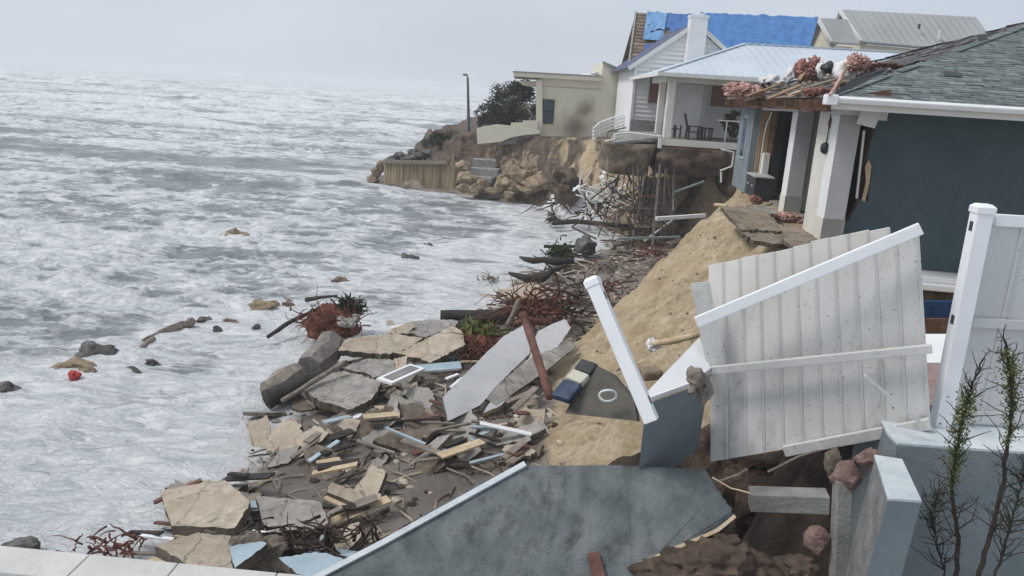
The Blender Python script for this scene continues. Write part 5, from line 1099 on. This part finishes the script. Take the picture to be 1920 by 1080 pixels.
# big toppled stucco slab
pn0 = P(1320,882,6.35); nn_ = Vector((-.12,-.62,.78)).normalized()
pp = [PP(x,y,pn0,nn_) for x,y in ((560,1105),(640,1060),(716,1021),(800,962),(900,905),(985,873),(1150,872),(1322,880),(1345,918),(1366,948),(1378,968),(1345,995),(1300,1015),(1250,1035),(1215,1052),(1195,1062),(1185,1110),(1180,1180),(560,1180))]
pr_ = []
for i in range(len(pp)):
    a, b_ = pp[i], pp[(i+1) % len(pp)]; nn__ = 8 if 6 <= i <= 15 else 1
    for k in range(nn__): pr_.append(a.lerp(b_, k/nn__)+(Vector((random.gauss(0,1),random.gauss(0,.5),random.gauss(0,.5)))*.012 if nn__ > 1 and i > 7 else Vector()))
pp = pr_
ts = thing('toppled_wall', PP(1000,1000,pn0,nn_), 'large toppled blue-grey stucco wall lying across the bottom of the view', 'wall')
MB().prism(pp, Vector((.05,.10,-.26)), 0, 1).build('wall_face',['stucco_slab','broken_concrete'],ts)
mb = MB(); mb.bar(PP(590,1086,pn0,nn_)+nn_*.01, PP(718,1019,pn0,nn_)+nn_*.01, .05, .04, nn_); mb.bar(PP(718,1019,pn0,nn_)+nn_*.01, PP(985,871,pn0,nn_)+nn_*.01, .05, .04, nn_); mb.build('edge_strip','coping_blue',ts)
mb = MB(); q = [PP(x,y,pn0,nn_) for x,y in ((1378,968),(1345,995),(1300,1015),(1250,1035),(1215,1052))]
for i in range(4): mb.bar(q[i]+nn_*.002, q[i+1]+nn_*.002, .03, .02, nn_)
mb.build('chipped_edge','wood_pale',ts)
tag(MB().bar(PP(1112,1040,pn0,nn_)+nn_*.03, PP(1130,1110,pn0,nn_)+nn_*.03, .10, .05, nn_).build('short_plank','wood_red'), 'short brown plank stub on the toppled stucco wall', 'board')
for k, (x, y, w) in enumerate(((1290,1060,.2),(1340,1050,.25),(1400,1060,.2),(1450,1075,.22),(1500,1060,.12),(1240,1072,.18),(1370,1020,.12))):
    tag(MB().blob(P(x,y,5.6+.1*k%.4),(w*1.1,w*.9,w*.5),.38,2.0,4,k+300).build('soil_clod','earth',smooth=True), 'dark brown soil clod under the chipped corner of the toppled wall', 'clod', 'soil clods under the toppled wall')
# leaning cap wall behind the leaning post
cw = thing('toppled_wall', P(1270,720,6.8), 'toppled blue-grey wall piece with a white cap, below the slipped fence rail', 'wall')
c_ = [P(1312,632,7.3), P(1332,690,6.95), P(1300,716,6.7), P(1212,748,6.2), P(1200,748,6.3), P(1215,735,6.6)]
MB().prism(c_, (.0,.02,-.05)).build('cap','white_paint',cw)
c2 = [c_[1]+Vector((0,0,-.05)), c_[2]+Vector((0,0,-.05)), c_[3]+Vector((0,0,-.05))]
MB().add(c2+[p+Vector((.05,.25,-.9)) for p in c2], [(0,1,4,3),(1,2,5,4),(3,4,5)]).build('wall_face','stucco',cw)
mb = MB(); mb.blob(P(1306,714,6.3),(.09,.09,.11),.5,1.6,3,8); mb.blob(P(1322,735,6.3),(.06,.06,.10),.5,1.6,3,9); tag(mb.build('root_stump','wood_grey'), 'gnarled brown stump end beside the left end of the toppled fence', 'stump')
# dark slab with ring, patterned cushion strip
ds = thing('dark_board', P(1125,740,7.6), 'dark grey-brown board with a round white ring, left of the leaning post', 'board')
q = [P(1060,775,7.4), P(1085,722,7.5), P(1118,686,7.7), P(1150,702,7.7), P(1188,748,7.4), P(1195,790,7.2)]
MB().prism(q, (.05,.12,-.05)).build('board','dark_slab',ds)
cc_ = P(1140,742,7.25); mb = MB(); mb.tube([cc_+Vector((math.cos(k/16*6.283)*.085,0.01*math.sin(k),math.sin(k/16*6.283)*.06)) for k in range(17)], .014, 6); mb.build('ring','trim',ds,True)
cs = thing('patterned_cushion', P(1075,725,7.6), 'navy and cream patterned strip of cushion beside the dark board', 'cushion')
pts_ = [P(1108,680,7.8), P(1092,700,7.7), P(1075,718,7.6), P(1050,750,7.4)]
for i in range(3): MB().bar(pts_[i].lerp(pts_[i+1],.03), pts_[i].lerp(pts_[i+1],.97), .22, .08).build('pad',('charcoal','cream_fabric','navy')[i],cs,bevel=.02)
tag(MB().box(PZ(885,600,.5)*0+P(1218,700,8.2),(.25,.2,.12),.4).build('stone','rock_tan',bevel=.03), 'tan stone on the sand close behind the leaning white post', 'stone')
# pool edge seen between the fence panels
pool = thing('pool_edge', Vector((5.6,11.5,2.4)), 'blue tiled pool edge seen through the gap between fence panels', 'pool')
yb_ = P(1750,575,12); 
mb = MB(); q = [P(1722,566,12.2),P(1810,566,12.2),P(1810,598,12.2),P(1722,598,12.2)]; mb.prism(q,(0,.1,0)); mb.build('tile_band','pool_blue',pool)
mb = MB(); q = [P(1722,598,12.15),P(1810,598,12.15),P(1810,640,12.15),P(1722,640,12.15)]; mb.prism(q,(0,.3,0)); mb.build('pool_wall','wood_rot',pool)
mb = MB(); mb.prism([P(1715,680,9.8),P(1810,680,9.8),P(1810,626,11.0),P(1715,626,11.0)],(0,0,-.1)); tag(mb.build('pool_deck_slab','white_paint'), 'white slab seen low between the two fence panels', 'slab')
mb = MB(); mb.prism([P(1710,760,8.2),P(1800,760,8.2),P(1810,682,9.7),P(1715,682,9.7)],(0,0,-.1)); tag(mb.build('paver_patch','paver_pink'), 'pinkish paving behind the base of the standing fence post', 'paving')
# ------------------------------------------------------------------ stone coping at lower left
bw = thing('balcony_wall', Vector((-1.6,3.2,3)), 'balcony wall topped with pale stone coping at the lower left', 'wall')
ca = PZ(-300,993,4.2); cb_ = PZ(700,1091,4.2); dirc = (cb_-ca).normalized(); nrmc = Vector((dirc.y,-dirc.x,0)); nrmc = nrmc if nrmc.y < 0 else -nrmc
fr0 = PZ(0,1073,4.2); wdt = abs((fr0-PZ(0,1023,4.2)).dot(nrmc))
js = [0]; ln_t = (cb_-ca).length
for px, py in ((-130,1010),(168,1040),(335,1055),(520,1074),(690,1090)): js.append((PZ(px,py,4.2)-ca).dot(dirc))
for i in range(len(js)-1):
    a = ca+dirc*(js[i]+.003); b_ = ca+dirc*(js[i+1]-.003); MB().prism([a,b_,b_+nrmc*wdt,a+nrmc*wdt],(0,0,-.05)).build('coping_stone','coping_stone',bw,bevel=.004)
mb = MB(); a = ca+Vector((0,0,-.052))+nrmc*.02; b_ = cb_+Vector((0,0,-.052))+nrmc*.02; mb.prism([a,b_,b_+nrmc*(wdt-.03),a+nrmc*(wdt-.03)],(0,0,-4)); mb.build('wall_body','dark_slab',bw)
# ------------------------------------------------------------------ shrubs at lower right
def sprig(pts, r_, label, seed, leaves, nl, m_='leaf_olive'):
    root = thing('thin_shrub', pts[0], label, 'shrub', 'thin shrubs in front of the retaining wall'); mb = MB(); r = random.Random(seed)
    P_ = []
    for i in range(len(pts)-1):
        for k in range(5): P_.append(pts[i].lerp(pts[i+1], k/5)+Vector((r.gauss(0,.006),0,0)))
    P_.append(pts[-1]); n_ = len(P_); mb.tube(P_, [r_*(1-.75*i/n_) for i in range(n_)], 6); lf = MB()
    H = P_[-1].z-P_[0].z
    for i in range(60):
        k = r.randint(int(n_*.25), n_-1); p = P_[k]; a = r.uniform(0,6.28); l = r.uniform(.10,.34)*(1.1-.5*k/n_)
        d = Vector((math.cos(a), math.sin(a)*.6, r.uniform(.3,1.2))).normalized(); pts2 = [p]
        for q in range(4): d = (d+Vector((r.gauss(0,.25),r.gauss(0,.15),r.gauss(.05,.2)))).normalized(); pts2.append(pts2[-1]+d*l/4)
        mb.tube(pts2, [.005,.004,.0035,.003,.002], 4)
        if r.random() < .5:
            for q in range(4): pp_ = pts2[r.randint(1,4)]; dd = Vector((r.gauss(0,1),r.gauss(0,1),r.gauss(0,1))).normalized(); mb.tube([pp_, pp_+dd*.05], [.0025,.0015], 3)
    mb.build('stem','bark',root)
    for i in range(nl):
        t0, t1, wd = leaves[i % len(leaves)]; t_ = r.uniform(t0, t1); p = P_[min(n_-1, int(t_*(n_-1)))].copy(); nx_ = P_[min(n_-1, int(t_*(n_-1))+1)]; p = p.lerp(nx_, r.random())
        d = Vector((r.gauss(0,1),r.gauss(0,1),r.gauss(.3,1))).normalized(); p = p+Vector((d.x,d.y,0))*wd*abs(r.gauss(0,.95)); l = r.uniform(.008,.024); s_ = d.cross(Vector((r.gauss(0,1),r.gauss(0,1),r.gauss(0,1)))).normalized()*l*.35
        lf.add([p, p+d*l*.5+s_, p+d*l, p+d*l*.5-s_], [(0,1,2,3)])
    lf.build('leaves', m_, root)
b0 = P(1795,1085,5.3); 
sprig([Vector((b0.x-.02,5.3,.8)), P(1792,1080,5.3), P(1796,1010,5.3), P(1786,930,5.3), P(1792,860,5.3), P(1806,780,5.3), P(1822,730,5.3), P(1845,672,5.3)], .020, 'thin dark stem with olive leaf tuft, leftmost of the shrubs at lower right', 3, [(.5,.86,.05),(.45,.8,.045)], 2500)
sprig([P(1828,1085,5.1)-Vector((0,0,2.2)), P(1836,1070,5.1), P(1862,990,5.1), P(1880,900,5.1), P(1892,820,5.1), P(1900,760,5.1), P(1895,700,5.1), P(1888,655,5.1)], .020, 'tallest thin shrub, leafy toward its top, nearest the right edge', 4, [(.70,1.0,.05),(.55,.9,.03)], 1800)
sprig([P(1868,1085,5.2)-Vector((0,0,2.2)), P(1870,1070,5.2), P(1890,1000,5.2), P(1905,950,5.2), P(1915,905,5.2), P(1925,880,5.2)], .012, 'short bare twiggy shrub low at the right edge', 5, [(.5,1.0,.08)], 300, 'leaf_green')
sprig([P(1775,1085,5.4)-Vector((0,0,2.2)), P(1772,1070,5.4), P(1752,1010,5.4), P(1748,960,5.4), P(1760,920,5.4)], .008, 'small weak shoot with sparse green leaves between wall stub and tufted stem', 6, [(.5,1.0,.08),(.7,1.0,.06)], 500, 'leaf_green')
# ------------------------------------------------------------------ haze
hb = MB(); hb.box((-500,1500,6.5),(7600,3300,24)); hz = hb.build('haze','shade_black')
HM = bpy.data.materials.new('haze_air'); HM.use_nodes = True; t = HM.node_tree; t.nodes.clear()
ho = N(t,'ShaderNodeOutputMaterial'); pv = N(t,'ShaderNodeVolumePrincipled'); pv.inputs['Color'].default_value = (.97,.98,1,1); pv.inputs['Density'].default_value = .0010; pv.inputs['Anisotropy'].default_value = .0
t.links.new(pv.outputs[0], ho.inputs['Volume']); hz.data.materials.clear(); hz.data.materials.append(HM); tag(hz, kind='stuff')
